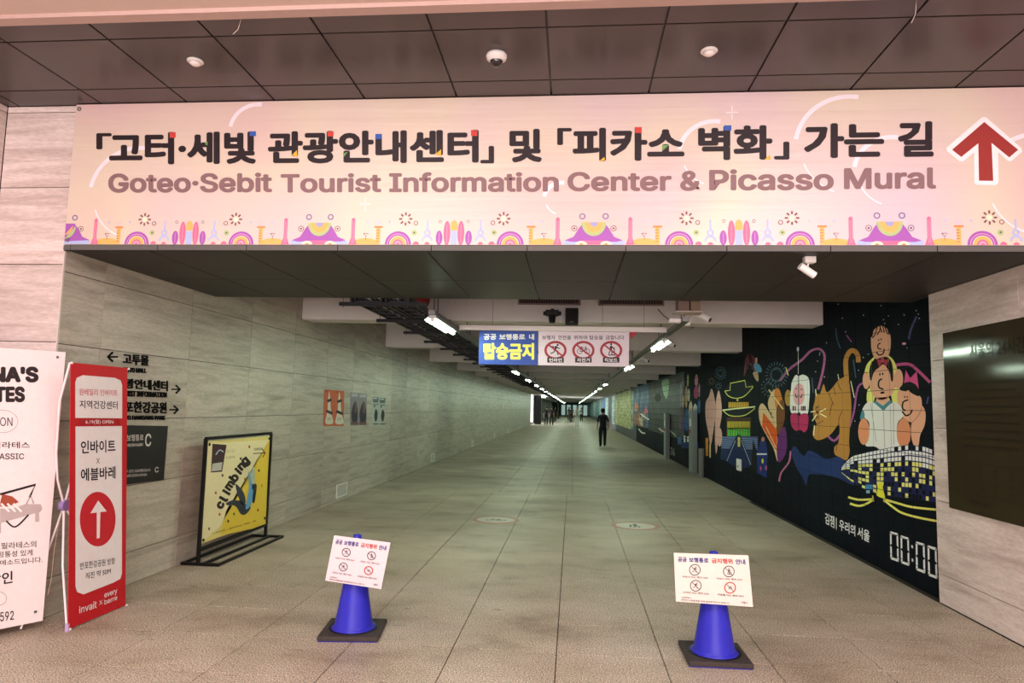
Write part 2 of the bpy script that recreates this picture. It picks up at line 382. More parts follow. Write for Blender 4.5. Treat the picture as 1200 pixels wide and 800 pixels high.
panels(wall_right, 'mural_tile', 0, XM+.008, -1, MY, MZ, .004, .008, .0015, MUR)
MY2 = [MY[-1]+.41*k for k in range(63)]
panels(wall_right, 'distant_mural_tiles', 0, XM+.008, -1, MY2, MZ, .007, .008, .0015, MUR, stuff=True)
mf = MB(); mf.box(XM, XM+.01, MY2[-1]+.01, YEND, 0, 3.3, C('#23282b', .5)); mf.build('far_mural_field', wall_right)
# end wall
we = MB(); we.box(-4, 4, YEND, YEND+.3, 0, 3.4, C('#7f8c84', .7))
wb = we.build('wall_back', kind='structure')
mm_ = MB()
for x in (-2.4, -1.2, .1, 1.3, 2.4): mm_.box(x, x+.8, YEND-.06, YEND-.01, .1, 2.3, C((.55, .8, .70), emit=.32))
mm_.build('lit_glass', wb)
# ------------------------------------------------------------------ SETTING: ceilings
ce = MB(); ce.box(-4.9, 4.9, 3.55, YB+.4, ZT+.012, ZT+.2, BLK2)
ceil = ce.build('ceiling', kind='structure')
panels(ceil, 'ceiling_panel', 2, ZT+.012, -1, cover(-4.38, 4.5, -.18-7*.68, .68), [3.56, 3.77, 4.41, YB], .012, .012, .002, CEILM)
cc = MB(); cc.box(-4.9, 4.9, -8, 3.54, ZT-.005, ZT+.3, CREAM); cc.box(-4.36, 4.5, 3.47, 3.545, ZT-.03, ZT-.005, C('#c3a79e', .6)); cc.build('ceiling_front', kind='structure')
hd = MB(); hd.box(XL, 4.5, YB, YB+.28, ZS+.02, ZT+.02, C('#7b6f69', .7)); hd.box(XR, 4.5, 3.92, YB, ZS, ZT+.02, C('#c3b4aa', .7)) if False else None
hd.box(XL, 4.4, YB+.25, YS-.02, ZS+.02, ZS+.1, BLK2); hd.box(XL, XM, YS-.03, YS, ZS+.02, 3.5, DARKC)
hd.build('wall_header', kind='structure')
sf = MB(); sf.box(XL, XR+.02, YB+.02, YS-.01, ZS+.014, ZS+.022, BLK2); soff = sf.build('ceiling_soffit', kind='structure')
panels(soff, 'ceiling_panel', 2, ZS+.014, -1, cover(XL, XR, -.35-5*.70, .70), [YB+.012, 5.80, YS], .008, .014, .002, SOFM)
panels(soff, 'ceiling_panel', 2, ZS+.014, -1, [XR, XM], [YR, YS], .004, .014, .002, SOFM)
t2 = MB()
tl_ = cover(XL, 4.4, -.33-5*.68, .68)
for a, c_ in zip(tl_, tl_[1:]): t2.box(a+.003, c_-.003, YB-.02, YB+.015, ZS-.004, ZS+.034, ALU)
t2.box(XL, 4.4, YB-.012, YB+.01, ZS-.008, ZS, BLK)
t2.build('trim_2', kind='structure')
# tunnel slab + beams
ct = MB(); ct.box(-9, 4, YS-.02, YEND, 3.42, 3.7, DARKC); tun = ct.build('ceiling_tunnel', kind='structure')
b0 = None
for k in range(33):
    y0 = 9.12+4.27*k
    if b0 is None:
        b = MB(); b.cbox(XL, XM, 0, .40, 2.755, 3.42, BEAMM, .012); b0 = b.build('ceiling_beam', tun); o = b0
    else: o = b0.copy(); COL.objects.link(o)
    o.location = (0, y0, 0)
# ------------------------------------------------------------------ MURAL (painted on the dark tiles)
mural = empty('mural', (XM, 9.5, 0), 0, 'huge dark painted mural of a city night on the right tunnel wall', 'mural')
def cuts(y0, y1, g=.002):
    L = [((XM, 0, z), (0, 0, 1), g) for z in MZ[1:]]
    L += [((XM, y, 0), (0, 1, 0), g) for y in MY[1:]+MY2[1:] if y0 < y < y1]
    return L
A = Art((XM-.0005, 0, 0), (0, 1, 0), (0, 0, 1), .0007)
SKN = C('#dc9c80'); SK2 = C('#c98460'); INK = C('#0a0a0c'); YEL = C('#eedd72'); PNK = C('#a94b7c'); TEAL = C('#467d8d'); CLO = C('#ded5cf'); WPT = C('#e6e0dc')
PAINTED = set()
def bld(name, y0, y1):
    for m in A.mb.mats:      # matt wall paint, at the paint's own lightness
        if m.name in PAINTED or not m.name.startswith('paint'): continue
        PAINTED.add(m.name); m.node_tree.nodes['Principled BSDF'].inputs['Specular IOR Level'].default_value = .05
        mx = [n for n in m.node_tree.nodes if n.bl_idname == 'ShaderNodeMix'][0]
        for i in (6, 7):
            c = mx.inputs[i].default_value
            if max(c[:3]) > .03: mx.inputs[i].default_value = tuple(min(.9, q*1.45) for q in c[:3])+(1,)
    o = A.build(name, mural, cuts(y0, y1, .0022 if y1 < 25 else .006)); o.matrix_parent_inverse = Matrix.Translation((-XM, -9.5, 0)); return o
A.pixels(1000, 360, 6.664)
A.blob([(165, 385), (110, 440), (90, 500), (85, 560), (128, 565), (130, 480), (160, 415)], YEL, 2).blob([(275, 375), (320, 420), (345, 490), (352, 560), (315, 545), (302, 460), (255, 395)], YEL, 2)
A.blob([(110, 650), (140, 630), (170, 690), (150, 745), (108, 740)], YEL, 1).blob([(290, 650), (340, 620), (375, 660), (370, 790), (330, 800)], YEL, 1)
A.blob([(140, 235), (160, 170), (215, 137), (268, 160), (292, 230), (290, 330), (265, 395), (210, 415), (165, 390), (142, 320)], SKN, 3)
A.line([(146, 232), (160, 172), (215, 138), (266, 160), (283, 212)], 11, INK, 4)
for q in ([(150, 240), (170, 215), (186, 165), (190, 145)], [(188, 215), (208, 180), (212, 140)], [(225, 195), (215, 165), (208, 145)], [(243, 200), (238, 165), (228, 142)], [(268, 210), (255, 170), (246, 148)]): A.line(q, 8, INK, 4)
for x, y in ((200, 256), (219, 250)): A.ell(x, y, 5, 8, INK, 4, 10)
A.line([(215, 277), (195, 292), (196, 320), (222, 326)], 9, INK, 4).line([(183, 350), (203, 372), (235, 360), (243, 322)], 10, INK, 4)
bld('painted_child_on_top', 6.4, 8.6)
A.ell(102, 570, 28, 68, SKN, 3).ell(355, 560, 35, 78, SKN, 3)
A.blob([(133, 480), (150, 430), (200, 402), (260, 400), (305, 450), (328, 560), (322, 650), (270, 705), (215, 722), (160, 690), (130, 620), (127, 540)], SKN, 5)
A.blob([(140, 575), (128, 500), (148, 425), (200, 398), (268, 388), (306, 440), (314, 560), (300, 575), (285, 505), (240, 445), (205, 470), (165, 505)], C('#14100f'), 6)
A.poly([(232, 418), (185, 400), (205, 470)], C('#9c3546'), 7).poly([(232, 418), (285, 400), (262, 465)], C('#9c3546'), 7).ell(232, 412, 14, 20, C('#b14355'), 8, 12)
for x, y in ((211, 523), (233, 520)): A.ell(x, y, 6, 10, INK, 7, 10)
A.line([(228, 558), (204, 575), (203, 622), (238, 640)], 12, INK, 7).line([(216, 668), (246, 664)], 15, INK, 7)
A.blob([(75, 790), (130, 735), (235, 775), (330, 740), (385, 800), (392, 850), (350, 900), (345, 1000), (390, 1080), (380, 1145), (312, 1110), (290, 1140), (250, 1155), (180, 1090), (98, 1080), (120, 1000), (125, 900), (80, 850)], CLO, 4)
A.blob([(185, 710), (280, 705), (285, 760), (237, 785), (195, 760)], SKN, 5).poly([(155, 735), (175, 728), (235, 768), (290, 722), (308, 735), (238, 808)], TEAL, 6).blob([(72, 800), (90, 830), (85, 880), (55, 870)], TEAL, 5)
for q in ([(140, 750), (160, 900), (182, 1050)], [(237, 810), (245, 980), (250, 1130)], [(318, 750), (317, 900), (320, 1070)]): A.line(q, 3.5, C('#857d7a'), 6)
A.ell(85, 970, 44, 103, SK2, 7)
bld('painted_adult', 6.4, 8.6)
A.poly([(412, 490), (447, 552), (497, 500), (514, 640), (470, 596), (430, 585), (398, 595)], C('#c04a80'), 4)
A.blob([(350, 655), (420, 645), (520, 690), (537, 760), (535, 850), (480, 900), (400, 870), (355, 780)], SKN, 3)
A.blob([(363, 640), (400, 592), (450, 583), (500, 615), (520, 690), (480, 682), (440, 655), (428, 625), (420, 655)], INK, 5)
for x, y in ((404, 700), (424, 700)): A.ell(x, y, 5, 9, INK, 5, 10)
A.line([(432, 722), (392, 740), (388, 790), (412, 806)], 12, INK, 5).line([(384, 812), (415, 845), (450, 828), (462, 798)], 12, INK, 5)
A.blob([(520, 770), (548, 775), (568, 830), (560, 920), (525, 1000), (512, 1080), (478, 1082), (455, 1000), (460, 900), (500, 830)], SKN, 6).ell(397, 982, 54, 118, SK2, 7)
A.line([(450, 905), (452, 1000), (446, 1050)], 5, C('#8e5340'), 8).line([(540, 780), (510, 850), (455, 905)], 4, C('#8e5340'), 8)
bld('painted_child_with_bow', 6.3, 8.0)
# round gridded building
A.pixels()
def itp(T, x):
    for (a, b), (c, d) in zip(T, T[1:]):
        if x <= c: return b+(d-b)*(x-a)/(c-a)
    return T[-1][1]
YT = [(986, 549), (992, 541), (1000, 534), (1020, 529), (1045, 524), (1066, 521), (1085, 523), (1098, 528)]
YBt = [(986, 553), (997, 563), (1009, 571), (1030, 579), (1050, 582), (1075, 585), (1098, 589)]
NAVY = C('#1b1f45'); GXS = [986.5+(1097.5-986.5)*(k/26)**.93 for k in range(27)]
A.poly([(x, itp(YT, x)) for x in GXS]+[(x, itp(YBt, x)) for x in GXS[::-1]], NAVY, 9)
rr = random.Random(4); YW = C('#dccb74'); WH = C('#dcd8d6'); BK = C('#08090b')
for i in range(26):
    for j in range(10):
        a, b = GXS[i]+.45, GXS[i+1]-.3
        y = lambda x, v: itp(YT, x)+(itp(YBt, x)-itp(YT, x))*v
        v0, v1 = (j+.1)/10, (j+.88)/10
        q = rr.random()
        m = (WH if q < .9 else BK) if j in (1, 2) else (WH if q < .55 else BK) if j == 0 else (WH if q < .3 else YW if q < .75 else BK) if j == 3 else (YW if q < .33 else BK if q < .7 else NAVY)
        A.poly([(a, y(a, v0)), (b, y(b, v0)), (b, y(b, v1)), (a, y(a, v1))], m, 10)
A.pixels(980, 540, 6.667)
A.blob([(322, 268), (330, 215), (325, 175), (345, 185), (350, 150), (358, 180), (378, 172), (370, 205), (380, 250), (385, 292)], C('#e3c93c'), 12, 3)
for q in ([(98, 282), (180, 302), (295, 298)], [(113, 332), (180, 350), (240, 335), (298, 300)], [(378, 298), (480, 328), (600, 360), (790, 380)], [(380, 305), (450, 360), (520, 405), (650, 442), (798, 470)]): A.line(q, 17, C('#e0cc64'), 12)
A.line([(290, 270), (298, 318)], 10, C('#e0cc64'), 12).line([(378, 285), (380, 320)], 10, C('#e0cc64'), 12)
A.rect(235, 185, 290, 218, C('#3f7fb4'), 12).rect(240, 228, 268, 252, C('#7fa7b4'), 12)
bld('painted_round_building', 6.3, 9.6)
# clock digits and words
A.pixels(960, 540, 5)
DG = C('#e4dcd9')
def digit(TL, TR, BR, BL):
    def pt(a, b): return tuple((TL[i]*(1-a)+TR[i]*a)*(1-b)+(BL[i]*(1-a)+BR[i]*a)*b for i in (0, 1))
    t = .2; u = .09
    for a0, b0_, a1, b1, a2, b2, a3, b3 in ((.04, 0, .96, 0, 1-t, u, t, u), (.04, 1, .96, 1, 1-t, 1-u, t, 1-u), (0, .02, 0, .49, t, .44, t, u+.02), (0, .51, 0, .98, t, 1-u-.02, t, .56), (1, .02, 1, .49, 1-t, .44, 1-t, u+.02), (1, .51, 1, .98, 1-t, 1-u-.02, 1-t, .56)):
        A.poly([pt(a0, b0_), pt(a1, b1), pt(a2, b2), pt(a3, b3)], DG, 2)
digit((415, 410), (463, 424), (468, 592), (418, 574)); digit((477, 434), (526, 450), (530, 616), (480, 597))
digit((566, 470), (618, 485), (623, 660), (568, 638)); digit((635, 492), (688, 508), (694, 692), (640, 671))
A.poly([(540, 492), (550, 495), (551, 512), (541, 508)], DG).poly([(542, 570), (552, 573), (553, 591), (543, 587)], DG)
A.textq('김잼', (35, 300), (90, 325), (90, 396), (35, 364), DG, .02).line([(101, 333), (101, 402)], 4, DG)
A.textq('우리의', (118, 338), (212, 378), (212, 442), (118, 404), DG, .02).textq('서울', (225, 383), (296, 408), (296, 480), (225, 446), DG, .02)
bld('painted_lettering', 6.3, 9.6)
# cat
A.pixels(940, 420, 5.714); CAT = C('#a06f35'); CT2 = C('#57391c')
A.line([(300, 150), (294, 60), (296, 0), (322, -48), (352, -50), (374, -20), (378, 25)], 32, CAT, 3)
A.blob([(75, 330), (85, 290), (95, 235), (122, 235), (145, 170), (165, 225), (200, 200), (240, 150), (280, 125), (310, 140), (325, 220), (332, 350), (322, 450), (316, 560), (320, 625), (300, 680), (255, 660), (220, 640), (218, 590), (245, 562), (250, 440), (200, 500), (150, 535), (100, 545), (72, 510), (80, 460), (100, 440), (78, 390)], CAT, 4, 3)
for q in ([(240, 160), (262, 215)], [(212, 190), (225, 245)], [(178, 230), (215, 315)], [(205, 290), (185, 380)], [(270, 350), (250, 400), (246, 450)], [(100, 440), (145, 415)], [(235, 570), (232, 615)]): A.line(q, 5, CT2, 5)
for q in ([(58, 358), (90, 352)], [(70, 418), (98, 375)], [(120, 357), (162, 335)], [(120, 368), (166, 392)], [(92, 205), (96, 250)], [(84, 445), (80, 515)], [(328, 150), (352, 262)], [(242, 105), (248, 140)]): A.line(q, 6, C('#e8dcae'), 6)
for x, y in ((97, 328), (110, 323)): A.ell(x, y, 4, 9, INK, 6, 8)
A.ell(104, 358, 9, 11, C('#4a2412'), 6, 10).line([(93, 408), (104, 388), (115, 405)], 5, INK, 6)
bld('painted_cat', 7.6, 10.2)
# ribbons, stars, water
A.pixels(940, 360, 4); MAU = C('#8f4d86'); PRP = C('#3f3f6c'); BLQ = C('#36465e')
A.line([(-105, 345), (-60, 290), (0, 245), (40, 205), (80, 195), (105, 225), (97, 300), (75, 385)], 11, C('#95527f'), 1); bld('painted_ribbon', 6.3, 13); A.pixels(940, 360, 4)
A.line([(430, 272), (500, 266), (545, 298), (600, 352)], 14, PNK, 1); bld('painted_ribbon', 6.3, 13); A.pixels(940, 360, 4)
A.line([(300, 352), (262, 375), (243, 490), (222, 560)], 9, MAU, 1); bld('painted_ribbon', 6.3, 13); A.pixels(940, 360, 4)
A.line([(120, 602), (150, 625), (178, 598)], 11, MAU, 1); bld('painted_ribbon', 6.3, 13); A.pixels(940, 360, 4)
A.line([(537, 42), (512, 100), (500, 150)], 9, PRP, 1); bld('painted_ribbon', 6.3, 13); A.pixels(940, 360, 4)
A.line([(592, 418), (585, 452)], 8, PRP, 1); bld('painted_ribbon', 6.3, 13); A.pixels(940, 360, 4)
A.line([(158, 98), (164, 150), (180, 192)], 5, BLQ, 1); bld('painted_ribbon', 6.3, 13); A.pixels(940, 360, 4)
A.line([(208, 130), (232, 162)], 5, MAU, 1); bld('painted_ribbon', 6.3, 13); A.pixels(940, 360, 4)
A.line([(240, 245), (252, 330)], 6, BLQ, 1); bld('painted_ribbon', 6.3, 13); A.pixels(940, 360, 4)
A.line([(46, 330), (52, 400)], 5, BLQ, 1); bld('painted_ribbon', 6.3, 13); A.pixels(940, 360, 4)
A.ell(478, 170, 10, 6, C('#c08aa0'), 1, 10); bld('painted_ribbon', 6.3, 13); A.pixels(940, 360, 4)
A.pixels(940, 360, 4)
rs = random.Random(9)
for k in range(46):
    x, y = rs.uniform(60, 600), rs.uniform(-20, 620)
    A.ell(x, y, 2.6, 2.6, C('#a9b6b4'), 1, 6)
bld('painted_stars', 6.3, 13)
A.pixels(900, 460, 4.445)
A.blob([(122, 310), (140, 278), (185, 330), (212, 300), (262, 322), (305, 345), (370, 332), (402, 350), (392, 400), (450, 482), (350, 440), (250, 425), (212, 430), (199, 485), (180, 440), (148, 390)], C('#1e2c58'), 1, 3)
A.line([(118, 303), (110, 360), (70, 415), (58, 462)], 9, C('#b2668f'), 2)
bld('painted_blue_trees', 6.3, 13)
# masked figure and orange figure
A.pixels(880, 380, 5)
A.ell(218, 430, 19, 48, C('#a07c33'), 2).blob([(240, 340), (262, 297), (282, 302), (305, 294), (337, 312), (346, 370), (342, 450), (332, 525), (285, 535), (235, 515), (230, 430), (236, 380)], C('#dccbcb'), 3)
A.blob([(248, 400), (262, 360), (285, 345), (308, 365), (315, 420), (300, 465), (262, 465)], C('#cb929a'), 4)
A.blob([(234, 530), (262, 518), (284, 530), (310, 520), (336, 530), (335, 600), (316, 632), (292, 618), (262, 622), (238, 590)], C('#9c2651'), 4)
A.line([(281, 295), (281, 650)], 4, INK, 5).line([(278, 150), (278, 290)], 3, WPT, 3).ell(276, 145, 7, 14, C('#b9c2c6'), 3, 10)
A.line([(262, 405), (268, 428), (276, 420)], 5, INK, 6).line([(288, 420), (296, 428), (302, 408)], 5, INK, 6).ell(282, 525, 12, 10, INK, 6, 10)
for x, c in ((250, '#1a1a1a'), (262, '#b02f48'), (298, '#b02f48'), (308, '#1a1a1a'), (318, '#1a1a1a')): A.rect(x-4, 478, x+4, 505, C(c), 6)
A.line([(273, 380), (262, 374)], 4, INK, 6).line([(290, 378), (303, 384)], 4, INK, 6)
bld('painted_masked_dancer', 9, 13)
A.blob([(46, 520), (50, 480), (68, 463), (98, 500), (150, 610), (157, 800), (130, 720), (60, 590)], C('#e0b188'), 2).blob([(100, 460), (125, 393), (152, 400), (152, 600), (118, 530)], C('#e0b188'), 2)
A.poly([(72, 515), (155, 620), (152, 740), (120, 690), (66, 598)], C('#d2541f'), 3).blob([(138, 392), (160, 374), (178, 410), (190, 490), (150, 500)], C('#cc7730'), 3)
A.blob([(152, 490), (190, 440), (198, 560), (160, 645), (152, 600)], C('#6f4424'), 4).blob([(165, 640), (198, 600), (212, 680), (203, 760), (165, 810), (152, 740)], C('#5f2869'), 3)
A.line([(106, 382), (190, 497)], 8, C('#e2ba84'), 5).line([(90, 600), (150, 725)], 4, C('#e6c49a'), 5).line([(118, 512), (124, 545), (135, 542)], 5, INK, 5)
bld('painted_orange_figure', 10, 15)
# palace with fireworks
A.pixels(830, 400, 5); RLN = C('#bdbb58'); RDK = C('#0d1622')
A.blob([(95, 292), (130, 245), (215, 228), (262, 262), (215, 318), (165, 333), (120, 320)], RDK, 2, 3).line([(97, 290), (128, 286), (130, 245), (215, 228), (222, 268), (264, 262)], 6, RLN, 3, False).line([(97, 290), (120, 320), (165, 333), (215, 318), (264, 266)], 5, RLN, 3)
A.rect(118, 355, 237, 388, C('#8a6c22'), 3)
for k in range(12): A.rect(122+k*10, 355, 126+k*10, 386, C('#c9a23c'), 4)
A.ell(172, 343, 6, 6, RLN, 4, 8).line([(85, 402), (170, 393), (276, 382)], 8, C('#d9d3a0'), 5)
A.blob([(86, 402), (275, 392), (225, 430), (165, 440), (115, 430)], RDK, 3, 3).line([(85, 402), (120, 431), (165, 438), (220, 430), (274, 392)], 5, RLN, 4)
A.rect(108, 445, 250, 468, C('#3c2722'), 3).rect(110, 468, 247, 512, C('#8f8427'), 3).rect(110, 505, 247, 555, C('#2f7a2b'), 3)
for k in range(7): A.rect(110+k*22, 468, 113+k*22, 555, C('#8c4a2a'), 4)
for k in range(9): A.rect(118+k*15, 515, 124+k*15, 553, C('#53a542'), 4)
A.rect(76, 556, 290, 628, C('#3d4a74'), 2)
for k in range(6): A.line([(78, 562+k*12), (290, 572+k*12)], 3, C('#7f8cab'), 3, False)
A.poly([(76, 628), (290, 640), (285, 730), (70, 690)], C('#1a2547'), 2)
A.blob([(158, 568), (176, 545), (196, 568), (248, 735), (105, 700)], C('#141f42'), 4, 3).line([(160, 580), (110, 700)], 4, C('#8890a8'), 5).line([(195, 580), (250, 722)], 4, C('#8890a8'), 5).rect(174, 560, 188, 616, C('#b9a84a'), 5)
A.poly([(263, 570), (285, 640), (290, 775), (252, 760)], BK, 5)
A.poly([(290, 640), (310, 570), (335, 560), (350, 650), (345, 800), (285, 770)], C('#1c2a66'), 5).ell(322, 572, 9, 14, C('#b06a48'), 6, 10).rect(285, 655, 345, 664, WPT, 6)
for x, y, c in ((320, 700, '#c9c23c'), (308, 745, '#b0457a'), (340, 740, '#a94b7c')): A.ell(x, y, 6, 15, C(c), 6, 10)
bld('painted_palace', 10, 19)
A.pixels(830, 400, 5)
for k in range(9):
    a = math.radians(180+k*22.5); r_ = 34
    A.line([(245, 130), (245+r_*.7*math.cos(a), 105+r_*math.sin(a)), (245+r_*math.cos(a), 140+abs(math.cos(a))*60)], 3.5, C('#7d4656'), 3)
A.ell(248, 115, 12, 26, C('#8a5560'), 3, 12).blob([(270, 130), (300, 135), (315, 175), (290, 180), (272, 160)], C('#4d86ad'), 4).blob([(262, 185), (290, 180), (295, 230), (280, 225)], C('#b09a78'), 4).rect(276, 95, 288, 130, C('#c98a70'), 4)
for cx_, cy_, n_, r_ in ((72, 185, 14, 34), (20, 232, 8, 20), (400, 195, 22, 66), (355, 270, 14, 48), (60, 262, 8, 20)):
    for k in range(n_):
        for f in ((.4, .6), (.75, 1.0)):
            a = 2*math.pi*(k+f[0])/n_; A.line([(cx_+r_*f[0]*math.cos(a), cy_+r_*1.15*f[0]*math.sin(a)), (cx_+r_*f[1]*math.cos(a), cy_+r_*1.15*f[1]*math.sin(a))], 2.6, C('#5c7f92' if cx_ > 30 else '#7d6a5c'), 1, False)
A.line([(455, 152), (470, 200)], 6, C('#c9cc78'), 2, False)
bld('painted_fireworks', 10, 19)
# pink trees and costumed group
A.pixels()
PT = C('#bd9087')
A.blob([(827, 490), (827, 472), (831, 464), (834, 455), (837.5, 466), (839, 480), (837, 498), (833, 522), (830, 506)], PT, 3, 3).blob([(838, 500), (838.5, 475), (842, 457), (845, 468), (846, 485), (843.5, 500), (841.5, 518), (839.5, 532), (838, 520)], PT, 3, 3).ell(843.4, 512, 3, 11, PT, 4, 14)
A.rect(827, 513, 830, 534, C('#c07a2c'), 3).rect(831.5, 520, 833, 536, C('#c9b08a'), 3)
bld('painted_pink_trees', 13, 19)
A.pixels(740, 420, 5.714)
for x0, x1, ya, yb, c in ((322, 340, 170, 330, '#8f7f8c'), (318, 338, 330, 490, '#6a4a5a'), (340, 352, 240, 330, '#b39a8a'), (355, 385, 330, 490, '#2f4f86'), (358, 376, 180, 330, '#a89070'), (372, 384, 105, 190, '#9fae6a'), (376, 392, 200, 290, '#b9b2a0'), (384, 408, 280, 410, '#cfbfa2'), (388, 424, 400, 500, '#a6483c'), (412, 440, 300, 400, '#c9c4c0'), (424, 446, 105, 190, '#b9788a'), (418, 448, 180, 270, '#a33a68'), (444, 462, 270, 370, '#2f5f9c'), (340, 356, 400, 510, '#3a3f6c'), (448, 460, 165, 260, '#a2738a')):
    m_ = (x0+x1)/2; w_ = (x1-x0)/2; A.blob([(m_, ya), (m_+w_, ya+(yb-ya)*.25), (m_+w_*.8, ya+(yb-ya)*.8), (m_, yb), (m_-w_, ya+(yb-ya)*.75), (m_-w_*.9, ya+(yb-ya)*.3)], C(c), 3, 3)
for x0, ya, x1, yb, c in ((310, 520, 335, 575, '#3b5f8f'), (350, 515, 362, 560, '#c2c4c8'), (372, 520, 388, 558, '#c9cdd0'), (385, 560, 450, 610, '#1f3f80'), (335, 560, 385, 600, '#162c5c')): A.rect(x0, ya, x1, yb, C(c), 2)
bld('painted_costumed_crowd', 16, 26)
g1 = printmat('print_grey', [(.3, '#15181a'), (.5, '#2a2e2d'), (.7, '#444842')], 1.2)
g2 = printmat('print_blue', [(.3, '#24354f'), (.5, '#3e5f8a'), (.7, '#7b96ad')], 1.0)
g3 = printmat('print_yellow', [(.25, '#6f7f58'), (.42, '#a3a66c'), (.55, '#c5c27f'), (.75, '#dad6ac')], 3.0, (1, .5, 2))
g4 = printmat('print_mixed', [(0, '#a86a4a'), (.3, '#3a4f4a'), (.5, '#2a3340'), (.7, '#8d6a5c'), (.85, '#c9c0b0')], 2.2, (1, .6, 1.2), vor=True)
g5 = printmat('print_pale', [(.3, '#56716f'), (.5, '#8fa5a3'), (.7, '#c0c9c4')], 1.5, (1, .4, 2))
g6 = printmat('print_teal', [(.3, '#27494f'), (.5, '#4f7f86'), (.7, '#93b3b3')], 1.5, (1, .3, 2))
A.plane()
A.rect(20.3, .75, 29.6, 2.75, g1, 1); bld('painted_grey_scene', 19, 30.5)
A.rect(29.7, .8, 36.5, 2.75, g2, 1).rect(31, .8, 36.5, 1.5, g4, 2); bld('painted_blue_scene', 29, 37)
A.pixels(740, 420, 5.714)
A.blob([(207, 150), (250, 138), (250, 215), (234, 272), (210, 215)], C('#8da089'), 4, 3).rect(255, 138, 298, 180, C('#5c5555'), 3).ell(177, 262, 22, 30, C('#181818'), 4, 14)
A.line([(183, 466), (220, 492), (255, 482), (300, 520)], 9, C('#a9a395'), 4).line([(230, 448), (252, 468)], 9, C('#a9a395'), 4)
A.line([(62, 368), (90, 392), (118, 408)], 10, C('#c9c9c4'), 4).line([(48, 470), (70, 495), (92, 500)], 10, C('#c9c9c4'), 4).blob([(25, 300), (45, 310), (40, 350), (22, 345)], C('#b36b45'), 4).blob([(95, 320), (110, 360), (88, 365)], C('#b3566a'), 4)
A.textq('24', (262, 590), (290, 600), (290, 655), (262, 640), C('#8d8f8c'), .01, 4)
bld('painted_far_details', 19, 37)
A.plane()
A.rect(36.9, .55, 38.2, 2.6, g5, 1).rect(38.4, .50, 52, 2.72, g3, 1); bld('painted_yellow_panel', 200, 201)
for a, b, m, lo in ((53, 57, g5, .4), (57.5, 62, g1, .5), (62.5, 68, g5, .45), (69, 76, g2, .5), (77, 84, g5, .4), (85, 96, g6, .5), (97, 108, g5, .5), (109, 122, g6, .4), (123, 138, g6, .5)): A.rect(a, lo, b, 2.66, m, 1)
bld('painted_far_panels', 200, 201)
# ------------------------------------------------------------------ WELCOME BANNER
ban = empty('banner', (0, YB-.03, ZS), 0, 'wide pastel pink banner with black Korean title and red up arrow above the tunnel entrance', 'banner')
def banner_mat():
    m, nt, b, N, K = nodemat('banner_print')
    g = N('ShaderNodeNewGeometry'); n = N('ShaderNodeTexNoise'); n.inputs['Scale'].default_value = .55; n.inputs['Detail'].default_value = 1; K(g.outputs['Position'], n.inputs[0])
    r = ramp(N, [(.3, '#c8bacf'), (.42, '#d6bfbf'), (.52, '#d8c8b5'), (.62, '#d8bab6'), (.75, '#c0b5c9')]); K(n.outputs[0], r.inputs[0]); K(r.outputs[0], b.inputs['Base Color'])
    b.inputs['Roughness'].default_value = .38
    mp = N('ShaderNodeMapping'); mp.inputs['Scale'].default_value = (.5, 1, 9); K(g.outputs['Position'], mp.inputs[0])
    n2 = N('ShaderNodeTexNoise'); n2.inputs['Scale'].default_value = 1.6; K(mp.outputs[0], n2.inputs[0])
    bp = N('ShaderNodeBump'); bp.inputs['Strength'].default_value = .25; bp.inputs['Distance'].default_value = .02; K(n2.outputs[0], bp.inputs['Height']); K(bp.outputs[0], b.inputs['Normal'])
    return m
def ploc(o, p): o.parent = p; o.matrix_parent_inverse = Matrix.Translation(-p.location); return o
bs = MB(); bs.box(XL+.012, 3.6, YB-.026, YB-.022, ZS+.036, ZT-.006, banner_mat()); ploc(bs.build('banner_sheet'), ban)
for x, z in ((XL+.04, ZT-.04), (XL+.04, ZS+.07)):
    g = MB(); g.lathe([(.008, -.03), (.016, -.03), (.016, -.022), (.008, -.022), (.008, -.03)], ALU, (x, YB, z), 14, 'Y'); ploc(g.build('grommet'), ban)
A = Art((0, YB-.0265, 0), (1, 0, 0), (0, 0, 1), .0004)
TK = C('#2a2024', .5); TB = C('#86686a', .5)
def bt(t, x0, x1, yt, yb_, m, b): A.pixels().textq(t, (x0, yt[0]), (x1, yt[1]), (x1, yb_[1]), (x0, yb_[0]), m, b, 4)
BB = .042
bt('「', 113, 131, (156, 156), (175, 175), TK, BB); bt('고터·세빛', 128, 300, (155, 154), (193, 192), TK, BB); bt('관광안내센터', 314, 561, (154, 152), (192, 190.5), TK, BB); bt('」', 563, 579, (171, 171), (191.5, 191.5), TK, BB)
bt('및', 597, 635, (151, 151), (190.5, 190), TK, BB); bt('「', 653, 670, (150, 150), (170, 170), TK, BB); bt('피카소', 671, 802, (150, 149), (189, 188), TK, BB)
bt('벽화', 818, 905, (148, 146.5), (188, 187), TK, BB); bt('」', 907, 925, (166, 166), (187, 187), TK, BB); bt('가는', 942, 1036, (145, 143.5), (185.5, 184.5), TK, BB); bt('길', 1052, 1094, (142.5, 142), (184, 183.5), TK, BB)
ploc(A.build('korean_title'), ban)
EB = .027
for t, x0, x1, yt, yb_ in (('Goteo·Sebit', 127, 319, 203, 226), ('Tourist', 329, 447, 203.5, 226), ('Information', 456, 655, 202, 225.5), ('Center', 665, 787, 201.5, 224.5), ('&', 797, 821, 200.5, 224), ('Picasso', 831, 977, 198.5, 223.5), ('Mural', 989, 1097, 197, 222)):
    bt(t, x0, x1, (yt, yt-.8), (yb_, yb_-.6), TB, EB)
ploc(A.build('english_title'), ban)
RED = C('#c9463f', .5); BLU = C('#3a5cab', .5); GRN = C('#6d9c55', .5); YLW = C('#e0b038', .5)
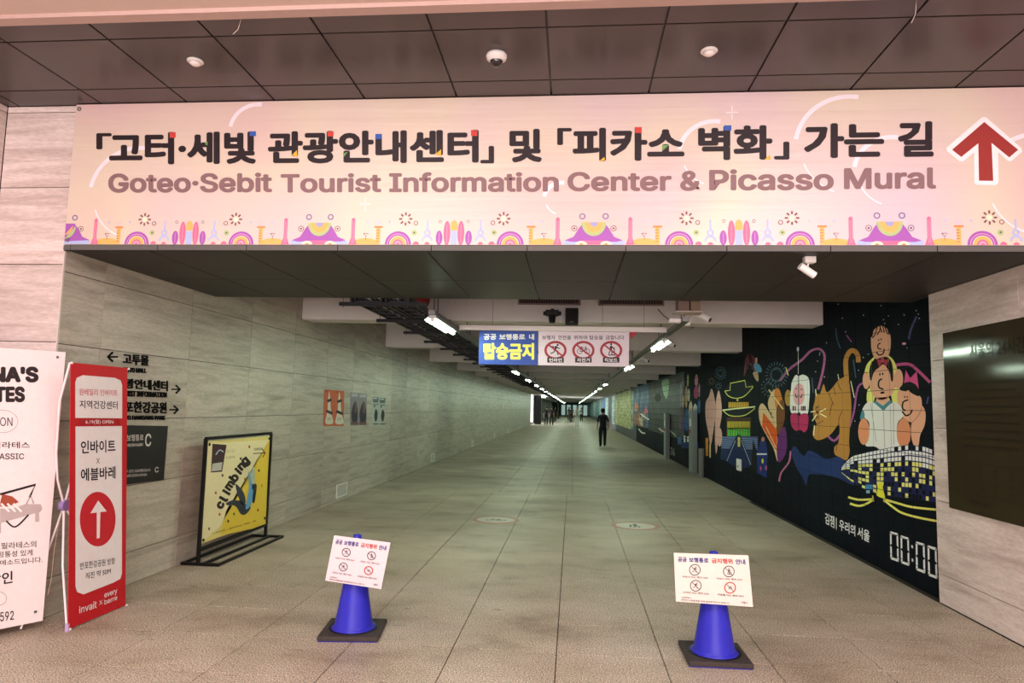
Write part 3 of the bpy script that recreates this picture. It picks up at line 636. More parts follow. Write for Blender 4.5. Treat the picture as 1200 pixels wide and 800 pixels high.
for x, y, w_, h_, m in ((199, 155, 7, 6.5, RED), (292.5, 154, 7.5, 5.5, BLU), (384, 154, 7, 6, RED), (440, 157, 7.5, 6, BLU), (552, 152.5, 7.5, 7, RED), (744, 149, 8, 7, RED), (848.5, 147, 8.5, 6, BLU)): A.pixels().rect(x, y, x+w_, y+h_, m, 7)
for q, m in ((([342, 182], [348, 176], [349, 184]), YLW), (([402, 180], [408, 178], [403, 184]), GRN), (([510, 181], [517, 175], [517, 183]), YLW), (([702, 189], [708, 184], [709, 188]), YLW), (([776, 170], [784, 170], [776, 177]), GRN), (([896, 187], [902, 181], [903, 187]), YLW), (([240, 168], [244, 166], [243, 171]), GRN)): A.poly(q, m, 7)
ploc(A.build('coloured_accents'), ban)
# arrow
A.pixels(900, 120, 4); WO = C('#efe8ea', .5)
A.poly([(1012, 68), (1025, 72), (1188, 215), (1190, 232), (1140, 275), (1125, 275), (1078, 232), (1080, 375), (1068, 388), (975, 386), (966, 375), (965, 235), (915, 276), (895, 275), (838, 228), (836, 212), (1000, 72)], WO, 4)
A.poly([(1013, 92), (1172, 222), (1130, 258), (1047, 190), (1055, 368), (988, 367), (985, 192), (905, 256), (862, 222)], C('#9a3531', .5), 5)
ploc(A.build('arrow_symbol'), ban)
# bubbles and border
A.plane(); BUB = C('#efe2ea', .4)
for x, z, r_ in ((-3.25, 3.1, .36), (-2.35, 3.58, .2), (.95, 3.36, .24), (1.85, 3.4, .36), (2.12, 3.22, .25), (3.05, 3.12, .36), (-.1, 3.05, .12)):
    A.ring(x, z, r_, r_, .03, BUB, 1, 30, 80, 170)
    A.ring(x, z, r_*.9, r_*.9, .010, BUB, 1, 30, 200, 250); ploc(A.build('bubble_print'), ban)
for x, z in ((-1.5, 3.02), (1.07, 3.66)): A.line([(x-.04, z), (x+.04, z)], .006, WO, 2, False).line([(x, z-.05), (x, z+.05)], .006, WO, 2, False)
ploc(A.build('bubble_print'), ban)
Z0 = ZS+.038
PU = C('#a25bb0', .5); OR = C('#eeb063', .5); PK = C('#de6f94', .5); LP = C('#e4a3bb', .5); LB = C('#aab9e2', .5); LG = C('#a9bd83', .5); DK = C('#5b3f5c', .5); CRM = C('#f4e3c4', .5); BR = C('#7d5150', .5)
def arc(c, r, m, lay, zz=Z0): A.ell(c, zz, r, r, m, lay, 20, 0, 180)
for i in range(-1, 4):
    c = -.85+1.96*i
    if c-.98 > 3.6: continue
    def X(d): return min(3.58, max(XL+.02, c+d))
    def ok(d, r=.0): return XL+.02 < c+d-r and c+d+r < 3.58
    if ok(0, .14):
        for d, h, m in ((-.105, .1, PU), (.105, .1, PU), (-.05, .17, PK), (.05, .17, PK)):
            A.ell(c+d, Z0+h*.48, .024, h*.52, m, 3, 16); A.line([(c+d, Z0+.01), (c+d, Z0+h*.85)], .003, LP, 4, False)
        A.ell(c, Z0+.13, .026, .045, OR, 2, 14).rect(c-.022, Z0, c+.022, Z0+.1, LB, 3)
    for s_ in (-1, 1):
        if ok(s_*.4, .1):
            for k, (r_, m) in enumerate(((.095, PU), (.078, LP), (.073, PU), (.062, CRM), (.058, OR), (.036, PK), (.024, LP), (.012, PK))): arc(c+s_*.4, r_, m, 3+k)
        if ok(s_*.19, .04):
            A.ring(c+s_*.19, Z0+.085, .018, .018, .012, LB, 4, 14).rect(c+s_*.19-.006, Z0+.1, c+s_*.19+.006, Z0+.175, LB, 3).ring(c+s_*.19, Z0+.025, .034, .034, .014, LB, 3, 14, 0, 180)
            arc(c+s_*.19, .018, PK, 6); arc(c+s_*.27, .022, PK, 5)
            A.ring(c+s_*.1, Z0+.165, .01, .01, .003, DK, 3, 8)
        if ok(s_*.29, .02): A.ell(c+s_*.285, Z0+.085, .02, .02, LG, 3, 12).ell(c+s_*.285, Z0+.085, .006, .006, DK, 4, 8)
        if ok(s_*.36, .08):
            for k in range(8):
                a = math.pi*k/4; A.line([(c+s_*.35+.026*math.cos(a), Z0+.185+.026*math.sin(a)), (c+s_*.35+.048*math.cos(a), Z0+.185+.048*math.sin(a))], .012, BR, 3, False)
            A.ell(c+s_*.35, Z0+.185, .018, .018, CRM, 3, 10).ring(c+s_*.275, Z0+.155, .014, .014, .005, BR, 3, 12)
        if ok(s_*.545, .06):
            q = c+s_*.545; A.rect(q-.014, Z0, q+.014, Z0+.12, OR, 3).rect(q-.03, Z0+.12, q+.03, Z0+.133, C('#d98a4c', .5), 4)
            for k in range(5): A.rect(q-.014, Z0+.02+k*.02, q+.004, Z0+.024+k*.02, BR, 4)
            for k in (-1, 0, 1): A.line([(q+k*.012, Z0+.14), (q+k*.022, Z0+.175)], .003, LB, 3, False)
            for k in (-1, 1): A.ell(q+k*.08, Z0+.165, .006, .011, LB, 3, 8)
            A.line([(q+s_*.09-.018, Z0+.08), (q+s_*.09+.018, Z0+.08), (q+s_*.09, Z0+.058), (q+s_*.09-.018, Z0+.08)], .004, DK, 3, False).line([(q+s_*.09, Z0+.03), (q+s_*.09, Z0+.058)], .003, DK, 3, False)
            A.ell(q+s_*.09, Z0, .1, .045, OR, 2, 16, 0, 180)
        if ok(s_*.73, .03):
            q = c+s_*.73; A.poly([(q-.03, Z0), (q+.03, Z0), (q+.013, Z0+.05), (q+.013, Z0+.185), (q, Z0+.195), (q-.013, Z0+.185), (q-.013, Z0+.05)], PK, 4).line([(q-.005, Z0+.01), (q-.005, Z0+.17)], .003, LP, 5, False).line([(q+.006, Z0+.01), (q+.006, Z0+.17)], .003, LP, 5, False)
        if ok(s_*.84, .03): A.ring(c+s_*.845, Z0+.115, .019, .019, .004, DK, 3, 14).ell(c+s_*.845, Z0+.115, .007, .007, DK, 3, 8)
        if ok(s_*.9, .03):
            A.ring(c+s_*.9, Z0+.2, .018, .018, .008, C('#77699c', .5), 3, 14)
    if ok(.98, .24) :
        h = c+.98
        A.poly([(h-.2, Z0+.03), (h-.14, Z0+.055), (h-.1, Z0+.12), (h-.07, Z0+.155), (h+.07, Z0+.155), (h+.1, Z0+.12), (h+.14, Z0+.055), (h+.2, Z0+.03), (h+.16, Z0+.02), (h-.16, Z0+.02)], PU, 4)
        A.rect(h-.21, Z0, h+.21, Z0+.028, LB, 3).rect(h-.07, Z0, h+.07, Z0+.028, PK, 5)
        for r_, m, k in ((.085, LG, 5), (.065, OR, 6), (.028, C('#9fa0c9', .5), 7)): A.ell(h, Z0+.158, r_, r_*1.15, m, k, 18, 180, 360)
        for s_ in (-1, 1): A.ell(h+s_*.085, Z0, .04, .025, CRM, 6, 14, 0, 180).ell(h+s_*.085, Z0, .012, .01, C('#b98a3c', .5), 7, 8, 0, 180)
# half hat at the left end
h = XL+.012; A.poly([(h, Z0+.02), (h+.2, Z0+.03), (h+.14, Z0+.055), (h+.1, Z0+.12), (h+.07, Z0+.155), (h, Z0+.155)], PU, 4).ell(h, Z0+.14, .085, .1, LG, 5, 14, -90, 0).ell(h, Z0+.14, .06, .07, OR, 6, 14, -90, 0).rect(h, Z0, h+.2, Z0+.028, LB, 3)
ploc(A.build('border_print'), ban)
# ------------------------------------------------------------------ ceiling fittings
def detector(px, label):
    p = P(px[0], px[1], 2, ZT); t = empty('smoke_detector', p, 0, label, 'smoke detector')
    b = MB(); b.lathe([(0, 0), (.05, 0), (.052, -.008), (.046, -.014), (0, -.014)], WHT); b.build('base', t)
    b = MB(); b.lathe([(0, -.014), (.036, -.014), (.036, -.022), (.022, -.032), (.008, -.036), (0, -.036)], C('#efe6e2')); b.build('sensor_head', t)
    b = MB(); b.lathe([(.0365, -.017), (.037, -.0185), (.0365, -.02)], GREYP); b.build('slot', t)
detector((229, 71), 'round white smoke detector on the dark ceiling, left of the dome camera')
detector((831, 59), 'round white smoke detector on the dark ceiling, right of the dome camera')
p = P(582, 64, 2, ZT); t = empty('dome_camera', p, 0, 'white dome security camera with dark glass hanging from the lobby ceiling', 'security camera')
b = MB(); b.lathe([(0, 0), (.064, 0), (.066, -.012), (.062, -.03), (.044, -.042), (.04, -.043)], WHT, n=40); b.build('housing', t)
b = MB(); b.lathe([(.043, -.040)]+[(.04*math.cos(math.radians(a)), -.045-.036*math.sin(math.radians(a))) for a in range(0, 91, 10)], C('#1a1416', .08, spec=.8), n=32); b.build('glass_dome', t)
b = MB(); b.lathe([(.043, -.038), (.045, -.042), (.041, -.045), (.039, -.042)], WHT); b.build('ring', t)
for (x0, y0, x1, y1, lb) in ((283, 12, 273, 40, 'thin pale wire dangling from the ceiling edge at upper left'), (1074, 2, 1068, 27, 'thin pale wire dangling from the ceiling edge at upper right')):
    a = P(x0, y0, 1, 3.6); a.z = ZT-.03; c = P(x1, y1, 1, 3.62); b = MB(); b.tube([a+Vector((0, 0, .03)), a.lerp(c, .5)+Vector((.008, 0, 0)), c], .0015, C('#d9c9c2'), 5)
    tag(b.build('hanging_wire'), lb, 'wire')
# track spotlight under the soffit
p = P(947, 301, 2, ZS); t = empty('spotlight', p, 0, 'white cylindrical spotlight on a small box under the dark soffit', 'spotlight')
b = MB(); b.cbox(-.03, .045, -.03, .03, -.045, 0, WHT, .004); b.build('junction_box', t)
b = MB(); b.cyl((0, 0, -.045), (-.005, 0, -.075), .006, WHT); b.build('swivel_arm', t)
d = Vector((.09, .02, -.055)).normalized(); c0 = Vector((-.01, 0, -.095)); b = MB(); b.cyl(c0-d*.06, c0+d*.065, .026, WHT, 24); b.cyl(c0+d*.0651, c0+d*.067, .02, BLK, 20); b.build('lamp_head', t)
# ------------------------------------------------------------------ light lines, tray
LX, LZ = -1.46, 2.50; RX, RZ = 1.17, 2.50
HOUS = C('#b9bcb8', .5)
def rail(x, z, y0, name, label):
    t = empty(name, (x, y0, z), 0, label, 'lighting rail'); b = MB(); b.box(-.035, .035, 0, 128-y0, .03, .075, STEEL); b.build('channel', t)
    for k in range(28):
        yy = 9.32-y0+4.27*k
        for q in (-.12, .12): b = MB(); b.cyl((0, yy+q, .07), (0, yy+q, .26), .005, BLK, 6); b.build('hanger_rod', t)
    for q in (.12, .32): b = MB(); b.cyl((0, q, .07), (0, q, .93), .005, BLK, 6); b.build('hanger_rod', t)
    return t
rail(LX, LZ, YS+.02, 'light_rail', 'long grey channel carrying the left row of tube lights')
rail(RX, RZ, YS+.36, 'light_rail', 'long grey channel carrying the right row of tube lights')
proto = None
def tubelight(x, y, z, label, group):
    global proto
    if proto is None:
        t = empty('tube_light', (x, y, z)); b = MB(); b.cbox(-.04, .04, -.62, .62, -.005, .03, HOUS, .004); b.add([(x*q, y, z) for x, z in ((.035, .02), (.085, -.026), (.088, -.024), (.038, .026)) for y in (-.62, .62) for q in (1,)], [(0, 1, 3, 2), (2, 3, 5, 4), (4, 5, 7, 6), (6, 7, 1, 0)], HOUS); b.add([(-x, y, z) for x, z in ((.035, .02), (.085, -.026), (.088, -.024), (.038, .026)) for y in (-.62, .62)], [(0, 1, 3, 2), (2, 3, 5, 4), (4, 5, 7, 6), (6, 7, 1, 0)], HOUS); b.build('housing', t)
        b = MB(); b.cyl((0, -.6, -.022), (0, .6, -.022), .019, TUBE, 12); b.build('tube', t)
        
        for q in (-.62, .6): b = MB(); b.box(-.02, .02, q, q+.02, -.042, 0, WHT); b.build('lamp_holder', t)
        proto = t; o = t
    else: o = copy_tree(proto)
    o.location = (x, y, z); tag(o, label, 'light', group); return o
ordn = ['nearest', 'second', 'third', 'fourth', 'fifth', 'sixth', 'seventh', 'eighth', 'ninth', 'tenth']
for k in range(24):
    y = 7.5+5.05*k
    tubelight(LX, y, LZ, (ordn[k]+' lit tube light of the left row under the tunnel beams') if k < 10 else 'small distant lit tube light far down the left row', None if k < 10 else 'distant tube lights of the left row')
ys_r = [9.5]+[9.5+5.2*k for k in range(1, 23) if k != 2]
for k, y in enumerate(ys_r):
    tubelight(RX, y, RZ, (ordn[k]+' lit tube light of the right row under the tunnel beams') if k < 10 else 'small distant lit tube light far down the right row', None if k < 10 else 'distant tube lights of the right row')
# cable tray
t = empty('cable_tray', (-1.92, YS, 2.67), 0, 'dark ladder cable tray with bundled black cables running along the left of the lights', 'cable tray')
CB = C('#1d1d20', .5); CB2 = C('#303036', .5)
for x in (-.40, -.08, -.03, .21):
    b = MB(); b.box(x-.012, x+.012, .03, 100, -.01, .05, C('#2b2b2d', .5, .4)); b.build('side_rail', t)
b = MB()
for k in range(330): b.box(-.40, -.08, .1+k*.3, .13+k*.3, -.008, .006, CB2); b.box(-.03, .21, .1+k*.3, .13+k*.3, -.008, .006, CB2)
b.build('rungs', t, 'stuff')
for k, x in enumerate((-.36, -.32, -.28, -.18, -.13, .02, .06, .11, .15, .18)):
    b = MB(); b.tube([(x+.012*math.sin(j*1.3+k), .03+j*3.3, .016+.004*(k % 3)) for j in range(31)], .013+.003*(k % 2), CB if k % 2 else C('#2c2f38', .4), 6); b.build('cable', t)
for k in range(20):
    y = .06+1.37*k
    b = MB(); b.box(-.54, .40, y, y+.04, -.05, -.012, C('#242426', .5, .5)); b.build('support_bar', t)
    b = MB(); b.cyl((-.5, y+.02, -.07), (-.5, y+.02, .08 if 2.27 < (y+.02) % 4.27 < 2.75 else .75), .005, STEEL, 6); b.build('threaded_rod', t)
# hanging white bar with the two signs
HB = 8.28
t = empty('hanging_bar', (-.1, HB, 2.56), 0, 'long white horizontal bar hung across the tunnel above the prohibition signs', 'bar')
b = MB(); b.box(-1.31, 1.22, -.02, .02, -.025, .035, C('#ded8d2', .5)); b.build('channel', t)
for x in (-.9, .45, .95):
    b = MB(); b.cyl((x, 0, .03), (x, 0, .86), .0025, GREYP, 6); b.build('suspension_wire', t)
def overhead(name, x0, x1, col, label, fn):
    p0 = P(x0, 388, 1, HB); p1 = P(x1, 388, 1, HB); z0 = P(600, 427.3, 1, HB).z; z1 = P(600, 387.7, 1, HB).z
    t = empty(name, (p0.x, HB, z0), 0, label, 'sign'); b = MB(); b.box(.003, p1.x-p0.x-.003, -.006, .006, 0, z1-z0, C(col, .45)); b.build('panel', t)
    A = Art((p0.x, HB-.0065, z0), (1, 0, 0), (0, 0, 1), .0006); fn(A); o = A.build('sign_print'); ploc(o, t)
    for q in (.15, p1.x-p0.x-.15):
        b = MB(); b.cyl((q, 0, z1-z0-.005), (q, 0, 2.54-z0), .003, BLK, 6); b.build('hook', t)
def figure(A, k, x, y, s, m, lay=3):
    f = lambda pts: [(x+a*s, y+b*s) for a, b in pts]
    if k == 0:   # runner
        A.ell(x+.28*s, y-.62*s, .13*s, .14*s, m, lay, 12); A.line(f([(.15, -.45), (-.05, -.05)]), .26*s, m, lay, False)
        for q in ([(.15, -.42), (-.25, -.35), (-.5, -.45)], [(.18, -.4), (.4, -.15), (.6, -.2)], [(-.05, -.05), (.3, .2), (.25, .6), (.45, .62)], [(-.08, -.05), (-.2, .3), (-.6, .5), (-.65, .38)]): A.line(f(q), .13*s, m, lay, False)
    if k == 1:   # bicycle
        for q in (-.48, .48): A.ring(x+q*s, y+.2*s, .33*s, .33*s, .07*s, m, lay, 18)
        for q in ([(-.48, .2), (-.2, -.25), (.3, -.25), (0, .22), (-.48, .2)], [(-.25, -.35), (0, .22)], [(.48, .2), (.25, -.42), (.42, -.45)], [(-.35, -.36), (-.12, -.36)]): A.line(f(q), .08*s, m, lay, False)
    if k == 2:   # kick scooter rider
        A.ell(x+.0*s, y-.72*s, .13*s, .14*s, m, lay, 12); A.line(f([(0, -.5), (-.02, .0)]), .28*s, m, lay, False)
        for q in ([(0, -.5), (.25, -.25), (.38, -.1)], [(-.02, 0), (.12, .35), (.05, .7)], [(-.04, 0), (-.25, .35), (-.3, .7)], [(.38, -.3), (.45, .6)], [(-.1, .68), (.5, .68)]): A.line(f(q), .12*s, m, lay, False)
        for q in (-.2, .48): A.ell(x+q*s, y+.72*s, .08*s, .08*s, m, lay, 8)
    if k == 3:
        for q in (-.25, .15): A.ell(x+q*s, y-.3*s, .1*s, .1*s, m, lay, 8); A.line(f([(q, -.15), (q, .4)]), .16*s, m, lay, False)
        A.ring(x+.3*s, y, .2*s, .3*s, .08*s, m, lay, 12)
def f1(A):
    A.pixels(550, 375, 6)
    A.text('공공', 100, 138, 190, 97, WHT, .035).text('보행통로', 210, 138, 392, 97, WHT, .035).text('내', 420, 138, 456, 97, WHT, .035)
    A.text('탑승금지', 98, 278, 456, 160, C('#f2ea66', .5), .05)
overhead('prohibition_sign', 561.5, 630.7, '#27479c', 'blue overhead sign with big yellow Korean letters hung across the tunnel', f1)
def f2(A):
    A.pixels(550, 375, 6); K = C('#1d1b20', .5); R = C('#a8333c', .5); W = C('#eee4ea', .5)
    for t_, a, b_ in (('보행자', 512, 605), ('안전을', 625, 715), ('위하여', 735, 828), ('탑승을', 845, 940), ('금합니다', 958, 1088)): A.text(t_, a, 137, b_, 107, K, .012)
    for k, cx_, tx in ((0, 606, '인라인'), (1, 802, '자전거'), (2, 997, '킥보드')):
        A.ring(cx_, 212, 70, 58, 17, R, 2, 36); figure(A, k, cx_, 208, 54, K, 3); A.line([(cx_-50, 172), (cx_+50, 252)], 11, R, 4, False)
        A.rect(cx_-58, 262, cx_+58, 298, K, 6).text(tx, cx_-46, 295, cx_+46, 267, W, .03, 7)
overhead('prohibition_sign', 631, 737.5, '#e3d6de', 'white overhead sign with three red no-riding circles beside the blue sign', f2)
t3 = MB(); a = P(738, 389, 1, 8.285); t3.add([a+Vector(v) for v in ((0, 0, 0), (.09, 0, 0), (.02, 0, -.09), (0, .006, 0), (.09, .006, 0), (.02, .006, -.09))], [(0, 1, 2), (5, 4, 3), (0, 3, 4, 1), (1, 4, 5, 2), (2, 5, 3, 0)], C('#b03038')); t3.cyl(a+Vector((.04, .003, 0)), a+Vector((.04, .003, .06)), .003, BLK, 6)
tag(t3.build('red_pennant'), 'small red triangular tag hanging behind the right end of the white sign', 'tag')
# first beam equipment
YF = 9.12
def louvre(xa, xb, z0, z1, y, label, group=None, src=None):
    t = empty('vent_louvre', ((xa+xb)/2, y, z0), 0, label, 'vent', group); w_ = (xb-xa)/2; h_ = z1-z0
    b = MB(); b.box(-w_, w_, -.015, 0, 0, .02, C('#8f7d76')); b.box(-w_, w_, -.015, 0, h_-.02, h_, C('#8f7d76')); b.box(-w_, -w_+.02, -.015, 0, 0, h_, C('#8f7d76')); b.box(w_-.02, w_, -.015, 0, 0, h_, C('#8f7d76')); b.box(-w_, w_, -.003, 0, 0, h_, C('#2a2422')); b.build('frame', t)
    n = int(2*w_/.035)
    b = MB()
    for k in range(n): x = -w_+.02+(2*w_-.04)*(k+.5)/n; b.box(x-.008, x+.008, -.012, -.002, .02, h_-.02, C('#5f4a45'))
    b.build('slats', t, 'stuff')
louvre(-.76, .09, 2.985, 3.16, YF, 'left louvred vent grille on the first pink beam')
louvre(.33, 1.2, 2.985, 3.16, YF, 'right louvred vent grille on the first pink beam')
for k in (2, 3, 4):
    for s_ in (0, 1): louvre(-.95+1.25*s_, -.1+1.25*s_, 2.98, 3.16, YF+4.27*k, ('left' if s_ == 0 else 'right')+' grey vent grille on the %s beam beyond the signs' % ordn[k])
t = empty('speaker', (0, YF-.05, 2.78), 0, 'black box speaker mounted on the first beam above the white sign', 'speaker'); t.location = P(670, 380, 1, YF-.12)
b = MB(); b.cbox(-.085, .085, -.05, .12, 0, .215, BLK, .008); b.build('cabinet', t)
b = MB(); b.box(-.07, .07, -.056, -.05, .015, .2, C('#1f1d1d', .8, scale=300, bump=.4)); b.build('grille', t); b = MB(); b.box(-.02, .02, -.06, -.056, .02, .035, ALU); b.build('badge', t)
t = empty('projector', P(647, 378, 1, YF-.14), 0, 'black spotlight projector on a bracket beside the box speaker', 'projector')
b = MB(); b.cbox(-.09, .09, -.04, .04, .09, .17, BLK, .01); b.build('body', t); b = MB(); b.cyl((0, 0, .1), (0, -.02, -.0), .05, BLK, 16, .04); b.build('lens_hood', t); b = MB(); b.box(-.02, .02, .0, .14, .16, .19, BLK); b.box(-.12, -.09, -.02, .02, .1, .15, BLK); b.box(.09, .12, -.02, .02, .1, .15, BLK); b.build('bracket', t)
t = empty('alarm_bell', P(489, 350, 1, YF-.05), 0, 'round red fire alarm bell on the first beam by the cable tray', 'alarm')
b = MB(); b.lathe([(0, -.09), (.05, -.088), (.12, -.06), (.155, -.02), (.16, 0), (0, 0)], C('#b3262c', .3), axis='Y'); b.build('gong', t); b = MB(); b.lathe([(.16, -.0), (.168, -.008), (.168, .04), (0, .04)], C('#8e1c22', .4), axis='Y'); b.build('back_plate', t)
t = empty('duct_box', P(806, 366, 1, 7.02), 0, 'brown metal duct box at the near end of the right light rail', 'duct')
b = MB(); b.cbox(-.11, -.0, -.1, .1, 0, .80, C('#6e5a50', .6), .004); b.cbox(.012, .11, -.1, .1, 0, .80, C('#75644c', .6), .004); b.build('casing', t); b = MB(); b.box(-.14, .14, -.12, .12, -.012, 0, C('#b0a49c')); b.build('flange', t)
def bullet(px, y, d, label):
    p = P(px[0], px[1], 1, y); arm_ = Vector((RX+.042, y-.06, RZ+.055))-p; t = empty('bullet_camera', p, 0, label, 'security camera'); d = Vector(d).normalized()
    b = MB(); b.cyl(-d*.09, d*.09, .034, WHT, 20); b.cyl(d*.09, d*.092, .026, BLK, 16); b.build('body', t)
    b = MB(); R_ = d.to_track_quat('X', 'Z').to_matrix(); vs = MB(); vs.box(-.08, .12, -.038, .038, .034, .04, WHT, R_, (0, 0, 0)); vs.build('sun_hood', t); b = MB(); b.cyl(-d*.07+Vector((0, 0, .01)), arm_, .009, WHT, 10); b.cbox(arm_.x-.0, arm_.x+.05, arm_.y-.03, arm_.y+.03, arm_.z-.03, arm_.z+.03, WHT, .004); b.build('mount', t)
bullet((824, 371), 7.55, (.7, -.5, -.45), 'upper white bullet camera at the near end of the right rail')
bullet((785, 402.5), 10.7, (.7, -.5, -.4), 'white bullet camera beside the nearest right tube light')
bullet((756, 421), 13, (.6, -.6, -.4), 'small white bullet camera further down the right rail')
b = MB(); p = P(797, 371, 1, 7.3); b.cbox(RX-.16, RX-.037, p.y-.05, p.y+.05, RZ+.03, RZ+.07, WHT, .004); tag(b.build('junction_box'), 'flat white junction box on the right rail under the brown duct box', 'junction box')
b = MB(); a = P(771, 362, 1, YF-.02); c = P(796, 374, 1, 8.2); b.tube([a, a.lerp(c, .3)+Vector((0, 0, -.05)), a.lerp(c, .7)+Vector((0, 0, -.07)), c], .006, BLK, 6); tag(b.build('cable'), 'drooping black cable from the right louvre to the light rail', 'cable')
# pipes under the slab
for k, (x, z, r_, lb) in enumerate(((-2.9, 3.2, .07, 'grey pipe under the tunnel slab beside the left wall'), (2.3, 3.25, .05, 'grey pipe under the tunnel slab beside the mural wall'))):
    b = MB(); b.cyl((x, 9.0, z), (x, 128, z), r_, GREYP, 12); tag(b.build('ceiling_pipe'), lb, 'pipe')
# ------------------------------------------------------------------ left wall signs
def wallsign(name, label, cat, draw, thick=.006):
    A = Art((XL+.002, 0, 0), (0, 1, 0), (0, 0, 1), .0006); draw(A); o = A.build(name)
    s_ = o.modifiers.new('thickness', 'SOLIDIFY'); s_.thickness = thick; s_.offset = 0
    return tag(o, label, cat)
KK = C('#080808', .75, spec=.1)
def arrow(A, x, y, s, d):   # chevron arrow in pixel frame
    A.line([(x-s*d, y), (x+s*d*.85, y)], s*.34, KK, 2, False); A.line([(x+s*d*.0, y-s*.95), (x+s*d, y), (x+s*d*.0, y+s*.95)], s*.36, KK, 3, False)
def d1(A):
    A.pixels(110, 400, 4.444); arrow(A, 98, 80, 26, -1)
    A.textq('고투몰', (150, 62), (284, 74), (284, 128), (150, 118), KK, .035, 4).textq('GOTO MALL', (150, 133), (272, 140), (272, 165), (150, 160), KK, .04, 4)
wallsign('direction_sign', 'raised black letters with left arrow, topmost direction sign on the left wall', 'sign', d1)
def d2(A):
    A.pixels(110, 400, 4.444); arrow(A, 426, 249, 22, 1)
    A.textq('관광안내센터', (108, 188), (384, 205), (384, 260), (108, 240), KK, .035, 4).textq('TOURIST INFORMATION', (108, 252), (378, 264), (378, 292), (108, 284), KK, .04, 4)
wallsign('direction_sign', 'raised black letters with right arrow, middle direction sign on the left wall', 'sign', d2)
def d3(A):
    A.pixels(110, 400, 4.444); arrow(A, 416, 355, 22, 1)
    A.textq('반포한강공원', (108, 308), (377, 316), (377, 375), (108, 370), KK, .035, 4).textq('BANPO HANGANG PARK', (108, 384), (370, 386), (370, 408), (108, 408), KK, .04, 4)
wallsign('direction_sign', 'raised black letters with right arrow, lowest direction sign above the dark plaque', 'sign', d3)
def quadplate(name, ax, val, q, t_, m, parent=None):
    W = [P(x, y, ax, val) for x, y in q]; n = (W[1]-W[0]).cross(W[3]-W[0]).normalized()
    if n.dot(EYE-W[0]) < 0: n = -n
    b = MB(); b.add(W+[v-n*t_ for v in W], [(0, 1, 2, 3), (7, 6, 5, 4), (0, 4, 5, 1), (1, 5, 6, 2), (2, 6, 7, 3), (3, 7, 4, 0)], m); return b.build(name, parent)
t = empty('info_plaque', (XL, 5.8, .88), 0, 'dark square plaque with letter C on the left wall behind the red stand', 'plaque')
ploc(quadplate('plate', 0, XL+.012, [(143, 498), (197, 499), (192, 562), (143, 568)], .01, C('#242122', .4)), t)
A = Art((XL+.0125, 0, 0), (0, 1, 0), (0, 0, 1)); A.pixels(110, 400, 4.444); LW = C('#d5cfc8')
A.textq('보행통로', (172, 484), (258, 484), (258, 515), (172, 520), LW, .01).textq('C', (268, 480), (299, 480), (297, 545), (266, 547), LW, .012).textq('PEDESTRIAN WALKWAY', (175, 533), (256, 529), (256, 544), (175, 548), LW, .01)
A.textq('이 공간은 공공보행통로입니다', (170, 668), (294, 662), (294, 676), (170, 684), LW, .005).textq('보행 안전에 유의하세요', (172, 692), (276, 686), (276, 700), (172, 708), LW, .005).textq('C', (318, 655), (336, 652), (336, 680), (318, 682), LW, .005)
ploc(A.build('plaque_print'), t)
# posters
def poster(q, label, kind):
    t = empty('poster', P(q[3][0], q[3][1], 0, XL+.004), 0, label, 'poster', None)
    ploc(quadplate('sheet', 0, XL+.004, q, .003, C({0: '#c9592a', 1: '#7c7880', 2: '#a9aea8'}[kind], .5)), t)
    A = Art((XL+.0045, 0, 0), (0, 1, 0), (0, 0, 1)); x0, x1 = q[0][0], q[1][0]; y0, y1 = (q[0][1]+q[1][1])/2, (q[2][1]+q[3][1])/2
    A.pixels(); m = (x0+x1)/2; w_ = (x1-x0); f = lambda a, b: (x0+a*w_, y0+b*(y1-y0))
    if kind == 0:
        A.blob([f(.5, .04), f(.62, .25), f(.7, .6), f(.92, .92), f(.1, .92), f(.32, .6), f(.4, .25)], C('#d9d2c2'), 2, 3)
        A.line([f(.3, .32), f(.75, .27)], 3.2, BLK, 3, False).line([f(.2, .58), f(.85, .66)], 3.2, BLK, 3, False)
        for k in range(4): A.line([f(.35+.1*k, .76), f(.36+.1*k, .84)], .4, C('#8a8478'), 3, False)
        A.text('DREAM', *f(.15, .06), *f(.4, .02), C('#5a2a1c'), .01, 3)
    if kind == 1:
        A.blob([f(.5, .28), f(.85, .45), f(.9, .8), f(.6, .95), f(.2, .9), f(.1, .6)], C('#2e1f2c'), 2, 3).blob([f(.55, .25), f(.8, .35), f(.75, .6), f(.5, .6)], C('#6a4446'), 3, 3).rect(*f(.05, .9), *f(.95, .99), C('#6c4a44'), 3).rect(*f(.08, .03), *f(.9, .12), C('#a8a4aa'), 3)
        A.blob([f(.3, .6), f(.7, .65), f(.6, .88), f(.3, .85)], C('#1e1c3c'), 4, 3)
    if kind == 2:
        A.blob([f(.5, .42), f(.8, .55), f(.7, .78), f(.45, .85), f(.25, .65)], C('#20242a'), 2, 3).rect(*f(.08, .02), *f(.92, .2), C('#5f6668'), 2).rect(*f(.15, .04), *f(.7, .08), C('#c4c9c6'), 3).line([f(.1, .27), f(.9, .27)], .8, BLK, 3, False).line([f(.1, .93), f(.9, .93)], 1.2, BLK, 3, False).rect(*f(.2, .3), *f(.4, .36), BLK, 3)
    ploc(A.build('poster_print'), t)
poster([(380, 456), (391.2, 457), (390.5, 499), (379, 499)], 'left of the two orange posters with a white rocket shape', 0)
poster([(391.6, 457), (403.5, 458), (402.5, 499), (391, 499)], 'right of the two orange posters with a white rocket shape', 0)
poster([(411, 459.5), (420, 460.5), (419.5, 498), (410.5, 498)], 'left of the two dark purple posters in the middle of the wall', 1)
poster([(420.4, 460.5), (430, 461.5), (429.3, 498), (420, 498)], 'right of the two dark purple posters in the middle of the wall', 1)
